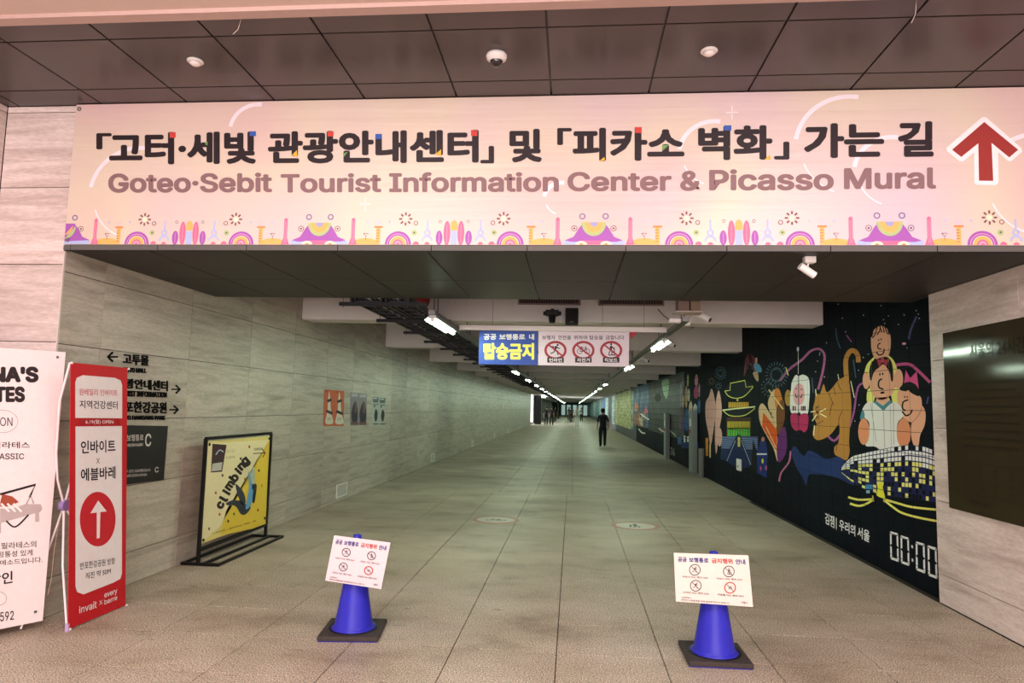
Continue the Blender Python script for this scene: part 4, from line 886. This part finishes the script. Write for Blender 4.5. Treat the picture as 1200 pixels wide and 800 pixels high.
poster([(436.5, 464), (444, 465), (443, 499), (435.3, 499)], 'left of the two pale posters with a black figure', 2)
poster([(444.4, 465), (452, 466), (450.5, 499), (443.4, 499)], 'right of the two pale posters with a black figure', 2)
# low wall vents
t = empty('wall_vent', (XL, 11.13, .06), 0, 'small white slatted vent low on the left wall, nearest one', 'vent')
b = MB(); b.box(.001, .012, -.26, .26, 0, .02, WHT); b.box(.001, .012, -.26, .26, .2, .22, WHT); b.box(.001, .012, -.26, -.24, 0, .22, WHT); b.box(.001, .012, .24, .26, 0, .22, WHT); b.build('frame', t)
for k in range(7):
    b = MB(); b.box(.002, .010, -.25, .25, .03+k*.025, .042+k*.025, C('#cfcdc8')); b.build('slat', t)
for k, lb in enumerate(('second', 'third', 'fourth', 'fifth')):
    c = copy_tree(t); c.location = (XL, 11.13+7.4*(k+1), .06); c['label'] = 'small white slatted vent low on the left wall, %s from the near end' % lb
# plaque on right pillar
t = empty('bronze_plaque', (XR, 5.2, .84), 0, 'large dark bronze plaque with engraved Korean text on the right stone wall', 'plaque')
b = MB(); b.cbox(XR-.02, XR-.001, 4.2, 6.125, .84, 2.315, C('#332c1c', .1, 0, .1, 3, spec=.08), .003); ploc(b.build('plate'), t)
A = Art((XR-.0205, 0, 0), (0, 1, 0), (0, 0, 1)); EN = C('#070604', .7, spec=.1)
A.mb = MB()
def rt_(s_, ya, z0, h, b_=0, m=EN, k=1):    # text running towards -y
    vs, fs, ar = text2d(s_, b_); wd = ar*h*k
    n0 = NV[(s_, b_, 0)]; A.mb.add([Vector((XR-.0212-.00005*(i//n0), ya-a*wd, z0+c*h)) for i, (a, c) in enumerate(vs)], fs, m); return wd
rt_('서울의 24시간', 5.73, 2.06, .125, .008, k=.85); rt_('피카소 벽화 프로젝트', 5.70, 2.21, .03)
for k in range(9): rt_('서울의 하루를 스물네 개의 장면으로 나누어 벽면에 담은 공공미술 작품입니다 시민과 함께 만든 길'[:44-(k*5) % 7], 5.87, 1.86-k*.062, .022, k=.95)
A.mb.box(XR-.0215, XR-.0208, 4.5, 5.87, 1.24, 1.243, EN).box(XR-.0215, XR-.0208, 4.5, 5.87, .995, .998, EN)
rt_('구분', 5.87, 1.27, .026)
for r in range(4):
    for c in range(5): rt_(('시간', '작가', '작품', '장소', '서울')[(r+c) % 5], 5.87-c*.19, 1.19-r*.052, .022)
rt_('SEOUL ART', 5.82, .92, .03, .01, k=1.3)
ploc(A.build('engraved_text'), t)
# ------------------------------------------------------------------ floor stickers
for (x, y, k, lb) in ((-1.06, 9.77, 1, 'round white floor sticker with red rim on the left, behind the left cone'), (.89, 9.71, 2, 'round white floor sticker with red rim on the right, nearer the mural')):
    t = empty('floor_sticker', (x, y, 0), 0, lb, 'floor sticker'); b = MB(); b.lathe([(0, .0015), (.33, .0015), (.335, 0)], C('#b98f7c', .6), n=40); b.build('red_rim', t)
    A = Art((x, y, .0016), (1, 0, 0), (0, 1, 0), .0005); A.ell(0, 0, .27, .25, C('#cfc8bd'), 1, 36).plane(0, 0, 1); 
    A.plane(0, 0, -1); figure(A, k, 0, 0, .17, C('#47423e'), 2); ploc(A.build('sticker_print'), t)
# ------------------------------------------------------------------ traffic cones and boards
CON = C('#2b2bb0', .35, 0, .12, 14, .05); CBASE = C('#3d3632', .8, 0, .3, 30, .2)
def cone(px, topy, rz, label, s):
    p = P(px[0], px[1], 2, 0); t = empty('traffic_cone', p, rz, label, 'traffic cone'); h = P(px[0], topy, 1, p.y).z
    b = MB(); a = s
    b.cbox(-a, a, -a, a, .006, .038, CBASE, .008); b.build('rubber_base', t)
    b = MB(); b.box(-a*.97, a*.97, -a*.97, a*.97, 0, .012, C('#26268a', .5)); b.build('base_rim', t)
    b = MB(); b.lathe([(.15, .037), (.155, .045), (.138, .05), (.135, .06), (.13, .07), (.04, h-.075), (.033, h-.06), (.036, h-.05), (.036, h-.035), (.03, h-.03), (.028, h-.004), (.022, h), (0, h)], CON, n=40); b.build('cone_body', t)
    b = MB(); b.lathe([(.155, .0385), (.17, .0385), (.17, .041), (.155, .041)], BLK, n=40); b.build('base_groove', t)
    return t, p
def board(q, yp, label, tint, rows):
    t = empty('notice_board', P((q[2][0]+q[3][0])/2, (q[2][1]+q[3][1])/2, 1, yp), 0, label, 'sign')
    ploc(quadplate('sheet', 1, yp, q, .004, C(tint, .4)), t)
    A = Art((0, yp-.0005, 0), (1, 0, 0), (0, 0, 1), .0005); A.pixels()
    TL, TR, BR_, BL = q
    def f(a, b): return tuple((TL[i]*(1-a)+TR[i]*a)*(1-b)+(BL[i]*(1-a)+BR_[i]*a)*b for i in (0, 1))
    def tx(s_, a0, b0_, a1, b1, m, bo=.01): A.textq(s_, f(a0, b0_), f(a1, b0_), f(a1, b1), f(a0, b1), m, bo, 3)
    NB = C('#2b3a80', .5); RB = C('#b8443c', .5); K = C('#3a3238', .5)
    tx('공공', .05, .08, .17, .18, NB, .03); tx('보행통로', .20, .08, .46, .18, NB, .03); tx('금지행위', .50, .08, .78, .18, RB, .03); tx('안내', .82, .08, .95, .18, NB, .03)
    for i, (a, b_) in enumerate(((.27, .33), (.72, .33), (.27, .65), (.72, .65))):
        c = f(a, b_); r = abs(TR[0]-TL[0])*.072
        A.ring(c[0], c[1], r, r, .9 if i < 3 else 1.2, K if i < 3 else RB, 3, 24); figure(A, (0, 2, 0, 3)[i], c[0], c[1], r*.75, K, 3); A.line([(c[0]-r*.7, c[1]-r*.7), (c[0]+r*.7, c[1]+r*.7)], .6, K, 4, False)
        tx(('자전거 타는 행위 NO!', '킥보드 타는 행위 NO!', '인라인 타는 행위 NO!', '전동휠 타는 행위 NO!')[i], a-.17, b_+.13, a+.17, b_+.17, K, .012)
    tx('서울특별시', .07, .89, .2, .92, K); tx('쾌적한 보행통로를 위해 협조해 주시기 바랍니다', .07, .94, .7, .975, K); tx('서울시', .85, .9, .93, .95, K)
    ploc(A.build('board_print'), t)
t, p1 = cone((414, 741), 625.5, .12, 'blue traffic cone on a dark rubber base, the left one', .205)
board([(391.5, 627), (457.5, 635.5), (446.5, 690), (381, 680)], p1.y-.135, 'tilted pinkish notice board with pictograms fixed on the left blue cone', '#dccccf', 0)
t, p2 = cone((837, 770), 645.5, .02, 'blue traffic cone on a dark rubber base, the right one', .2)
board([(789.5, 647.5), (877, 650.5), (882.5, 711), (792, 704.5)], p2.y-.135, 'wide cream notice board with pictograms fixed on the right blue cone', '#dfd2c7', 0)
# ------------------------------------------------------------------ red X banner
XB = -3.42
t = empty('banner_stand', (XB-.1, 4.85, 0), 0, 'slim red and white roll banner on a white tripod stand by the left wall', 'banner stand')
q = [(83, 424.5), (149.5, 431), (147, 709), (80, 737)]
REDB = C('#b9131f', .6); WB = C('#e6dedd', .4)
ploc(quadplate('banner_sheet', 0, XB, q, .003, REDB), t)
A = Art((XB+.0008, 0, 0), (0, 1, 0), (0, 0, 1), .0006); A.pixels(0, 380, 4)
def rnd(x0, yt0, yb0, x1, yt1, yb1, r, m, lay, top=True, bot=True):
    pts = []
    if top: pts += [(x0, yt0+r), (x0+r*.2, yt0+r*.35), (x0+r, yt0), (x1-r, yt1), (x1-r*.2, yt1+r*.35), (x1, yt1+r)]
    else: pts += [(x0, yt0), (x1, yt1)]
    if bot: pts += [(x1, yb1-r), (x1-r*.2, yb1-r*.35), (x1-r, yb1+r*.1), (x0+r, yb0), (x0+r*.2, yb0-r*.3), (x0, yb0-r)]
    else: pts += [(x1, yb1), (x0, yb0)]
    A.poly(pts, m, lay)
rnd(352, 238, 438, 572, 250, 440, 35, WB, 2, True, False)
A.rect(370, 441, 560, 473, C('#a3101c', .4), 2)
rnd(353, 478, 1265, 571, 476, 1205, 38, WB, 2, False, True)
RL = C('#c0303c', .5)
A.textq('원베일리 인바이트', (370, 300), (550, 307), (550, 335), (370, 332), RL, .008, 3).textq('지역건강센터', (372, 355), (550, 360), (550, 398), (372, 392), KK, .012, 3)
A.textq('6.19(월) OPEN', (400, 446), (530, 447), (530, 469), (400, 469), WB, .012, 3)
A.textq('인바이트', (378, 545), (540, 540), (540, 598), (378, 606), KK, .018, 3).textq('X', (450, 627), (467, 626), (467, 652), (450, 653), KK, 0, 3).textq('에블바레', (378, 675), (540, 664), (540, 722), (378, 736), KK, .018, 3)
A.ell(457, 912, 84, 128, C('#c01f2c', .4), 3, 40)
A.poly([(459, 825), (499, 876), (469, 879), (466, 1000), (452, 1004), (452, 881), (422, 885)], WB, 4)
A.textq('반포한강공원 방향', (374, 1115), (538, 1092), (538, 1122), (374, 1150), KK, .01, 3).textq('직진 약 50M', (400, 1165), (518, 1140), (518, 1168), (400, 1196), KK, .012, 3)
A.textq('invait', (370, 1322), (452, 1292), (452, 1328), (370, 1355), WB, .008, 3).textq('X', (464, 1295), (480, 1290), (480, 1310), (464, 1315), WB, 0, 3).textq('every', (488, 1262), (548, 1240), (548, 1265), (488, 1288), WB, .01, 3).textq('barre', (488, 1290), (548, 1268), (548, 1290), (488, 1313), WB, .01, 3)
ploc(A.build('banner_print'), t)
PW = C('#efe4e6', .35); hub = P(75, 592, 0, XB-.22); TLc = P(82, 425, 0, XB-.012); TRc = P(149, 432, 0, XB-.012); BLc = P(80, 737, 0, XB-.012); BRc = P(146.5, 709, 0, XB-.012)
hub2 = hub+Vector((0, .0, 0))
def pole(pts, r=.008):
    b = MB(); b.tube([tuple(p) for p in pts], r, PW, 8); ploc(b.build('pole'), t)
m1 = P(66, 530, 0, XB-.2); m2 = P(70, 470, 0, XB-.12)
pole([TLc, m2, m1, P(67.5, 562, 0, XB-.22), hub2]); pole([TRc, TRc.lerp(hub, .5)+Vector((-.1, 0, 0)), hub2])
foot = Vector((BLc.x, BLc.y-.012, .012)); pole([hub2, hub2.lerp(foot, .5)+Vector((-.02, 0, 0)), foot], .008); pole([hub2, BRc+Vector((-.01, 0, .0))], .007)
bk = P(54, 628, 0, XB-.3); dd = (bk-hub2); fz = hub2+dd*((0.012-hub2.z)/dd.z); fz.x = max(fz.x, XL+.05); fz.y = max(fz.y, 4.3); pole([hub2, fz], .007)
b = MB(); b.cyl(hub2-Vector((.02, 0, 0)), hub2+Vector((.02, 0, 0)), .038, C('#9a83b8', .4), 16); ploc(b.build('hub'), t)
b = MB(); b.cyl(foot+Vector((0, 0, -.012)), foot+Vector((0, 0, .04)), .014, C('#b59ac0', .4), 12); ploc(b.build('foot_cap'), t)
b = MB(); b.tube([hub2+Vector((.0, -.02, -.02)), P(64, 640, 0, XB-.2), P(60, 680, 0, XB-.2), P(56, 697, 0, XB-.2)], .0015, C('#c9a99a'), 5); ploc(b.build('string'), t)
for c in (TLc, TRc, BLc, BRc):
    b = MB(); b.cyl(c+Vector((.010, .0, 0)), c+Vector((.018, 0, 0)), .009, WHT, 10); ploc(b.build('corner_clip'), t)
# ------------------------------------------------------------------ big white banner at far left
Pa = P(0, 737, 2, .05); Pb = P(50, 727, 2, .05); U_ = (Pb-Pa).normalized(); 
topz = None
O_ = Pb; n_ = U_.cross(Vector((0, 0, 1)))
tz = hitplane(55, 411, O_, n_).z
t = empty('banner_stand', Pb+Vector((0, 0, -.05)), 0, 'large white pilates banner on a black base, cut by the left picture edge', 'banner stand')
wd = 1.0
b = MB(); L0 = Pb-U_*wd; th = n_*.002
vs = [L0, Pb, Pb+Vector((0, 0, tz-.05)), L0+Vector((0, 0, tz-.05))]
b.add(vs+[v+n_*.004*(1 if n_.dot(EYE-O_) < 0 else -1) for v in vs], [(0, 1, 2, 3), (7, 6, 5, 4), (0, 4, 5, 1), (1, 5, 6, 2), (2, 6, 7, 3), (3, 7, 4, 0)], C('#e6dad8', .45)); ploc(b.build('banner_sheet'), t)
A = Art(O_, U_, (0, 0, 1), .0008); A.pixels(0, 400, 4.7); KT = C('#241c1e', .5)
A.textq("NA'S", (-52, 138), (212, 138), (212, 226), (-52, 226), KT, .05).textq('TES', (-30, 247), (137, 247), (137, 335), (-30, 335), KT, .05)
A.ring(12, 440, 86, 62, 1.5, KT, 2, 40).textq('ON', (0, 418), (68, 418), (68, 465), (0, 465), KT, -.005)
A.textq('필라테스', (-45, 552), (164, 552), (164, 588), (-45, 588), KT, .012).textq('CLASSIC', (-62, 616), (132, 616), (132, 648), (-62, 650), KT, .012)
A.pixels(0, 560, 4.2)
A.textq('필라테스의', (5, 318), (178, 308), (178, 340), (5, 350), KT, .008).textq('정통성 있게', (-12, 362), (160, 350), (160, 380), (-12, 392), KT, .008).textq('메소드입니다.', (0, 404), (208, 386), (208, 414), (0, 430), KT, .008)
A.textq('할인', (-55, 475), (62, 455), (62, 515), (-55, 535), KT, .02).ring(-10, 592, 42, 34, 1.5, KT, 2, 30).textq('592', (0, 660), (68, 652), (68, 696), (0, 706), KT, .01)
# reformer picture
OC = C('#9c4a34'); GYR = C('#b3a5a3')
A.poly([(0, 150), (60, 150), (125, 128), (200, 128), (208, 150), (200, 165), (0, 222)], GYR, 2).poly([(0, 122), (10, 78), (60, 90), (92, 118), (40, 140), (0, 140)], OC, 3)
for k in range(3): A.line([(5+k*30, 125), (45+k*30, 165)], 10, WHT, 4, False)
A.line([(0, 80), (175, 32), (145, 95)], 11, BLK, 3, False).line([(30, 210), (75, 240), (140, 180)], 8, BLK, 3).rect(172, 155, 192, 215, GYR, 3).line([(128, 130), (150, 85), (165, 125)], 5, C('#8a8080'), 4, False).rect(-4, 218, 4, 270, GYR, 3)
ploc(A.build('banner_print'), t)
b = MB(); c_ = Pb-U_*.74; ang = math.atan2(U_.y, U_.x); R_ = Matrix.Rotation(ang, 3, 'Z'); b.cbox(c_.x-.34, c_.x+.34, c_.y-.12+.1, c_.y+.12+.1, 0, .085, BLK, .025, R_); ploc(b.build('weighted_base'), t)
bx = Pb+Vector((-.02, .0, tz-.08)); b = MB(); b.tube([c_+Vector((0, .06, .08)), c_+Vector((0, .04, tz-.02))], .01, BLK, 8); ploc(b.build('upright_pole'), t)
for z in (tz-.04, .12):
    p = Pb-U_*.05; b = MB(); b.cyl((p.x, p.y-.006, z), (p.x, p.y+.006, z), .009, STEEL, 10); ploc(b.build('grommet'), t)
# ------------------------------------------------------------------ climbing poster stand
XC = -3.60; FRM = C('#141312', .4, .3)
t = empty('poster_stand', (XC, 7.2, 0), 0, 'black metal frame stand with yellow climbing poster beside the left wall', 'sign stand')
ya, yb = P(236, 600, 0, XC).y, P(314, 570, 0, XC).y
ya, yb = 6.47, 7.93
zt = 1.22
def fb(name, x0, x1, y0, y1, z0, z1): b = MB(); b.box(x0, x1, y0, y1, z0, z1, FRM); return ploc(b.build(name), t)
for y in (ya, yb): fb('post', XC-.015, XC+.015, y-.015, y+.015, .025, zt)
fb('top_bar', XC-.015, XC+.015, ya, yb, zt-.015, zt+.015); fb('bottom_bar', XC-.015, XC+.015, ya, yb, .13, .16)
for y in (ya, yb): fb('foot_bar', XC-.17, XC+.22, y-.015, y+.015, 0, .028)
for x in (XC-.16, XC+.05, XC+.205): fb('base_bar', x-.012, x+.012, ya, yb, 0, .025)
quad = [(244, 517), (314, 514), (308.5, 609), (235.5, 637.5)]
b = MB(); b.box(XC-.004, XC+.004, ya+.035, yb-.035, .2, zt-.03, C('#d8c878', .45)); ploc(b.build('poster_sheet'), t)
A = Art((XC+.0045, 0, 0), (0, 1, 0), (0, 0, 1), .0007); A.pixels(220, 490, 4.444); CR = C('#dfd3a4', .5); Y2 = C('#d8bb3e', .5); GB = C('#2f333c', .5); SB = C('#5c9bc4', .5)
A.poly([(100, 130), (425, 112), (170, 560), (72, 650)], CR, 1); A.poly([(425, 112), (405, 560), (170, 610), (200, 480)], Y2, 1)
A.poly([(128, 132), (202, 138), (178, 278), (120, 282)], C('#3c2326'), 2).poly([(128, 236), (180, 228), (174, 270), (122, 276)], C('#b5b1a8'), 3).line([(145, 190), (165, 165), (185, 175)], 5, C('#a9b6c4'), 3)
import math as _m
word = 'climbing'; pts_ = [(170, 452), (186, 418), (200, 385), (218, 350), (240, 308), (262, 275), (280, 250), (302, 228)]
for ch, (x, y), a in zip(word, pts_, (62, 60, 58, 55, 50, 47, 44, 40)):
    vs, fs, ar = text2d(ch, .055); hh = 34 if ch in 'cmn' else 44 if ch in 'libg' else 34; hh = (hh if ch != 'i' else 42)*1.12; ww = max(min(ar*hh*1.15, 50), 15)
    ca, sa = _m.cos(_m.radians(-a)), _m.sin(_m.radians(-a)); 
    T = lambda u, v: (x+(u*ca-v*sa), y+(u*sa+v*ca))
    A.textq(ch, T(-ww/2, -hh/2), T(ww/2, -hh/2), T(ww/2, hh/2), T(-ww/2, hh/2), KT, .055, 3)
A.blob([(200, 440), (240, 425), (282, 432), (285, 445), (320, 450), (325, 470), (300, 500), (275, 498), (255, 465), (235, 452), (205, 452)], GB, 3, 3).blob([(247, 345), (262, 350), (292, 390), (300, 440), (280, 450), (260, 400)], GB, 3, 3)
A.blob([(315, 290), (325, 280), (330, 340), (345, 345), (338, 420), (322, 460), (300, 470), (312, 400), (318, 350)], SB, 4, 3).blob([(335, 262), (345, 262), (345, 330), (340, 370), (334, 360)], C('#8fb7c4'), 4, 3).blob([(345, 345), (358, 352), (350, 420), (345, 440), (335, 430)], C('#1a1a1e'), 5, 3)
for x, y, c in ((320, 148, '#a8452c'), (145, 388, '#b03f2a'), (165, 500, '#b03f2a'), (180, 297, '#3a3030'), (370, 272, '#3a3030'), (385, 350, '#b09430'), (365, 478, '#a8352c'), (240, 498, '#3a6a3a'), (210, 535, '#3a3030'), (110, 575, '#5a5230'), (275, 210, '#2a2a2a'), (296, 315, '#b08a30')): A.ell(x, y, 5, 8, C(c), 3, 8)
A.line([(340, 183), (402, 180)], 4, KT, 3, False).line([(388, 160), (403, 180), (390, 203)], 4, KT, 3, False).textq('OPEN', (345, 155), (388, 152), (388, 166), (345, 168), KT, .01)
A.textq('10.01 ~ 12.31', (200, 165), (245, 162), (245, 176), (200, 180), C('#8f8350'), .0).textq('실내 클라이밍', (198, 198), (245, 194), (245, 208), (198, 213), C('#8f8350'), .0)
A.textq('CLIMBING  /  @climbing  /  MON - FRI', (125, 596), (355, 528), (355, 540), (125, 608), KT, .0)
ploc(A.build('poster_print'), t)
for y, z in ((ya+.06, zt-.06), (yb-.06, zt-.06), (ya+.06, .23), (yb-.06, .23)): b = MB(); b.cyl((XC+.005, y, z), (XC+.012, y, z), .016, BLK, 12); ploc(b.build('grommet'), t)
# ------------------------------------------------------------------ posts by the mural, wall box, exit sign
def post(y, h, w_, label):
    t = empty('emergency_post', (XM-.09, y, 0), 0, label, 'post'); b = MB(); b.cbox(-.07, .07, -w_/2, w_/2, 0, h, C('#7f8683', .5), .01); b.build('column', t)
    b = MB(); b.box(-.076, -.07, -.08, .08, h-.42, h-.22, WHT); b.build('screen_panel', t); b = MB(); b.lathe([(.05, -.09), (.05, -.07)], C('#b32a2a'), (0, 0, h-.55), 14, 'X'); b.lathe([(0, -.09), (.05, -.09)], C('#b32a2a'), (0, 0, h-.55), 14, 'X'); b.build('call_button', t)
    for o in t.children: o.rotation_euler = (0, 0, 0)
post(18.3, 1.62, .5, 'tall grey emergency post with a red button standing by the mural')
post(23.3, 1.5, .45, 'further grey post standing by the mural beyond the first post')
b = MB(); p = P(828.5, 545, 0, XM-.1); b.cyl((XM-.12, 17.0, 0), (XM-.12, 17.0, .7), .07, C('#6a6d6a'), 16); tag(b.build('bollard'), 'short grey bollard beside the tall emergency post', 'bollard')
p = P(866, 545, 0, XM-.02); t = empty('wall_box', p, 0, 'small white box low on the mural below the painted palace', 'box')
b = MB(); b.cbox(-.02, .02, -.13, .13, -.1, .12, WHT, .006); b.build('cover', t); b = MB(); b.box(-.024, -.02, -.03, .03, -.04, .0, GREYP); b.build('keyhole_plate', t)
t = empty('exit_sign', P(637, 466, 1, 61.5), 0, 'small lit sign hanging beside the distant side opening', 'sign'); b = MB(); b.box(-.2, .2, -.03, .03, 0, .35, C((.75, 1, .85), emit=1.6)); b.build('light_box', t); b = MB(); b.cyl((0, 0, .35), (0, 0, 1.0), .01, BLK, 6); b.build('rod', t)
# side opening: dark column and frame
b = MB(); b.box(-3.62, -3.0, 65.4, 66.4, 0, 3.42, BLK); tag(b.build('dark_column'), 'wide black column beside the bright side opening far down the left side', 'column')
b = MB(); b.box(-2.2, -1.95, 100, 100.4, 0, 3.42, C('#20221f')); tag(b.build('dark_column'), 'thin dark column far down the tunnel behind the walkers', 'column')
# ------------------------------------------------------------------ people
def person(loc, rz, h, top, pants, hair, label, skin='#b98a70', bag=None, step=.12, arms=(.12, -.1)):
    t = empty('person', loc, rz, label, 'person'); k = h/1.72
    me = bpy.data.meshes.new('body'); V = []; E = []; R = []
    def v(x, y, z, r): V.append((x*k, y*k, z*k)); R.append(r*k); return len(V)-1
    def e(*a):
        for i in range(len(a)-1): E.append((a[i], a[i+1]))
    pel = v(0, 0, .93, .135); wst = v(0, 0, 1.08, .12); ch = v(0, -.01, 1.28, .14); nk0 = v(0, 0, 1.43, .075); nk = v(0, .01, 1.50, .052); hd0 = v(0, .015, 1.58, .078); hd1 = v(0, .01, 1.66, .072)
    e(pel, wst, ch, nk0, nk, hd0, hd1)
    for s_ in (-1, 1):
        st = step*s_
        hp = v(.09*s_, 0, .86, .108); kn = v(.105*s_, st*.5+.02, .49, .082); an = v(.105*s_, st, .09, .062); ft = v(.11*s_, st+.06, .045, .04); to = v(.12*s_, st+.17, .035, .03)
        e(pel, hp, kn, an, ft, to)
        sh = v(.17*s_, 0, 1.40, .062); sw = arms[0]*s_*-1
        el = v(.235*s_, sw*.3-.01, 1.13, .042); wr_ = v(.24*s_, sw+.05, .89, .03); pm = v(.24*s_, sw+.07, .83, .034)
        e(nk0, sh, el, wr_, pm)
        for j in range(4): a = v(.24*s_+(-.0), sw+.045+.018*j, .77, .011); b_ = v(.232*s_, sw+.05+.018*j, .725+abs(j-1.5)*.006, .009); e(pm, a, b_)
        a = v(.225*s_, sw+.115, .80, .012); b_ = v(.218*s_, sw+.13, .765, .010); e(pm, a, b_)
    me.from_pydata(V, E, []); o = bpy.data.objects.new('body', me); COL.objects.link(o)
    sk = o.modifiers.new('skin', 'SKIN'); sk.use_smooth_shade = True
    for i, r in enumerate(R): me.skin_vertices[0].data[i].radius = (r, r*.82) if i in (0, 1, 2) else (r, r)
    me.skin_vertices[0].data[0].use_root = True
    o.modifiers.new('sub', 'SUBSURF').levels = 1
    bpy.context.view_layer.update(); m2 = bpy.data.meshes.new_from_object(o.evaluated_get(bpy.context.evaluated_depsgraph_get()))
    bpy.data.objects.remove(o); m2.name = 'body'
    for c in (skin, top, pants, '#1b1a1a'): m2.materials.append(C(c, .75))
    for p in m2.polygons:
        c = p.center/k; i = 0
        if c.z < .075: i = 3
        elif c.z < .93 and abs(c.x) < .2: i = 2
        elif c.z < 1.47 and not (abs(c.x) > .19 and c.z < 1.12): i = 1
        p.material_index = i; p.use_smooth = True
    body = bpy.data.objects.new('body', m2); COL.objects.link(body); body.parent = t
    b = MB(); hr = C(hair, .7); n = 14; prof = [(.0, 1.765), (.05, 1.755), (.085, 1.72), (.1, 1.67), (.098, 1.62), (.085, 1.57), (.06, 1.545)]
    b.lathe([(r*k, z*k) for r, z in prof], hr, (0, -.018*k, 0), 20); b.build('hair', t)
    b = MB(); f_ = C(skin, .7)
    b.lathe([(0, 1.735*k), (.05*k, 1.72*k), (.078*k, 1.66*k), (.076*k, 1.6*k), (.055*k, 1.545*k), (.02*k, 1.525*k), (0, 1.52*k)], f_, (0, .028*k, 0), 18); b.cyl((0, .1*k, 1.64*k), (0, .122*k, 1.605*k), .008*k, f_, 8, .016*k)
    for s_ in (-1, 1): b.lathe([(0, -.012*k), (.022*k, -.008*k), (.022*k, .008*k), (0, .012*k)], f_, (.088*k*s_, .01*k, 1.62*k), 10, 'X')
    b.build('face', t)
    b = MB()
    for s_ in (-1, 1): b.lathe([(0, .004*k), (.009*k, .0), (0, -.004*k)], BLK2, (.03*k*s_, .103*k, 1.64*k), 8, 'Y')
    b.box(-.022*k, .022*k, .094*k, .102*k, 1.575*k, 1.582*k, C('#7c3f3a')); b.build('eyes_and_mouth', t)
    if bag:
        b = MB(); b.cbox(-.15*k, .15*k, -.27*k, -.10*k, .98*k, 1.42*k, C(bag, .7), .05); b.cbox(-.11*k, .11*k, -.31*k, -.26*k, 1.02*k, 1.22*k, C(bag, .7), .02); bp_ = b.build('backpack', t)
        b = MB()
        for s_ in (-1, 1): b.tube([(.1*k*s_, -.12*k, 1.4*k), (.11*k*s_, -.02*k, 1.475*k), (.11*k*s_, .11*k, 1.38*k), (.12*k*s_, .09*k, 1.15*k), (.13*k*s_, -.1*k, 1.05*k)], .016*k, C(bag, .7), 6)
        b.build('straps', bp_)
    return t
person((1.30, 29.4, 0), .05, 1.60, '#22232e', '#14151a', '#0d0c0c', 'person seen from behind with dark clothes and black backpack walking down the tunnel', bag='#0b0b0e')
person((.42, 61, 0), math.pi+.1, 1.68, '#b9bdb6', '#c9cdc6', '#1a1715', 'person in pale clothes walking in the middle of the tunnel far away', step=.1)
person((-2.38, 62.5, 0), .3, 1.70, '#17181a', '#111214', '#14110f', 'person in black, left one of the pair by the side opening', step=.05)
person((-1.92, 63.2, 0), -.2, 1.72, '#2a1c20', '#121012', '#14110f', 'person in dark red top, right one of the pair by the side opening', step=.06)
person((-2.0, 80, 0), .1, 1.68, '#1c1c20', '#151518', '#14110f', 'small distant dark figure right behind the dark pair', step=.08)
person((-.45, 92, 0), 0, 1.70, '#202426', '#17191a', '#14110f', 'small distant walker left of the pale walker', step=.1)
person((-.15, 78, 0), .1, 1.70, '#16181a', '#131415', '#14110f', 'small distant dark walker just left of the pale walker', step=.1)
person((1.1, 84, 0), math.pi, 1.66, '#7d8783', '#2a2f33', '#14110f', 'small distant grey walker between the pale walker and the mural', step=.1)
person((.0, 110, 0), 0, 1.7, '#333a3a', '#1b1e20', '#14110f', 'tiny farthest walker near the tunnel end', step=.1)
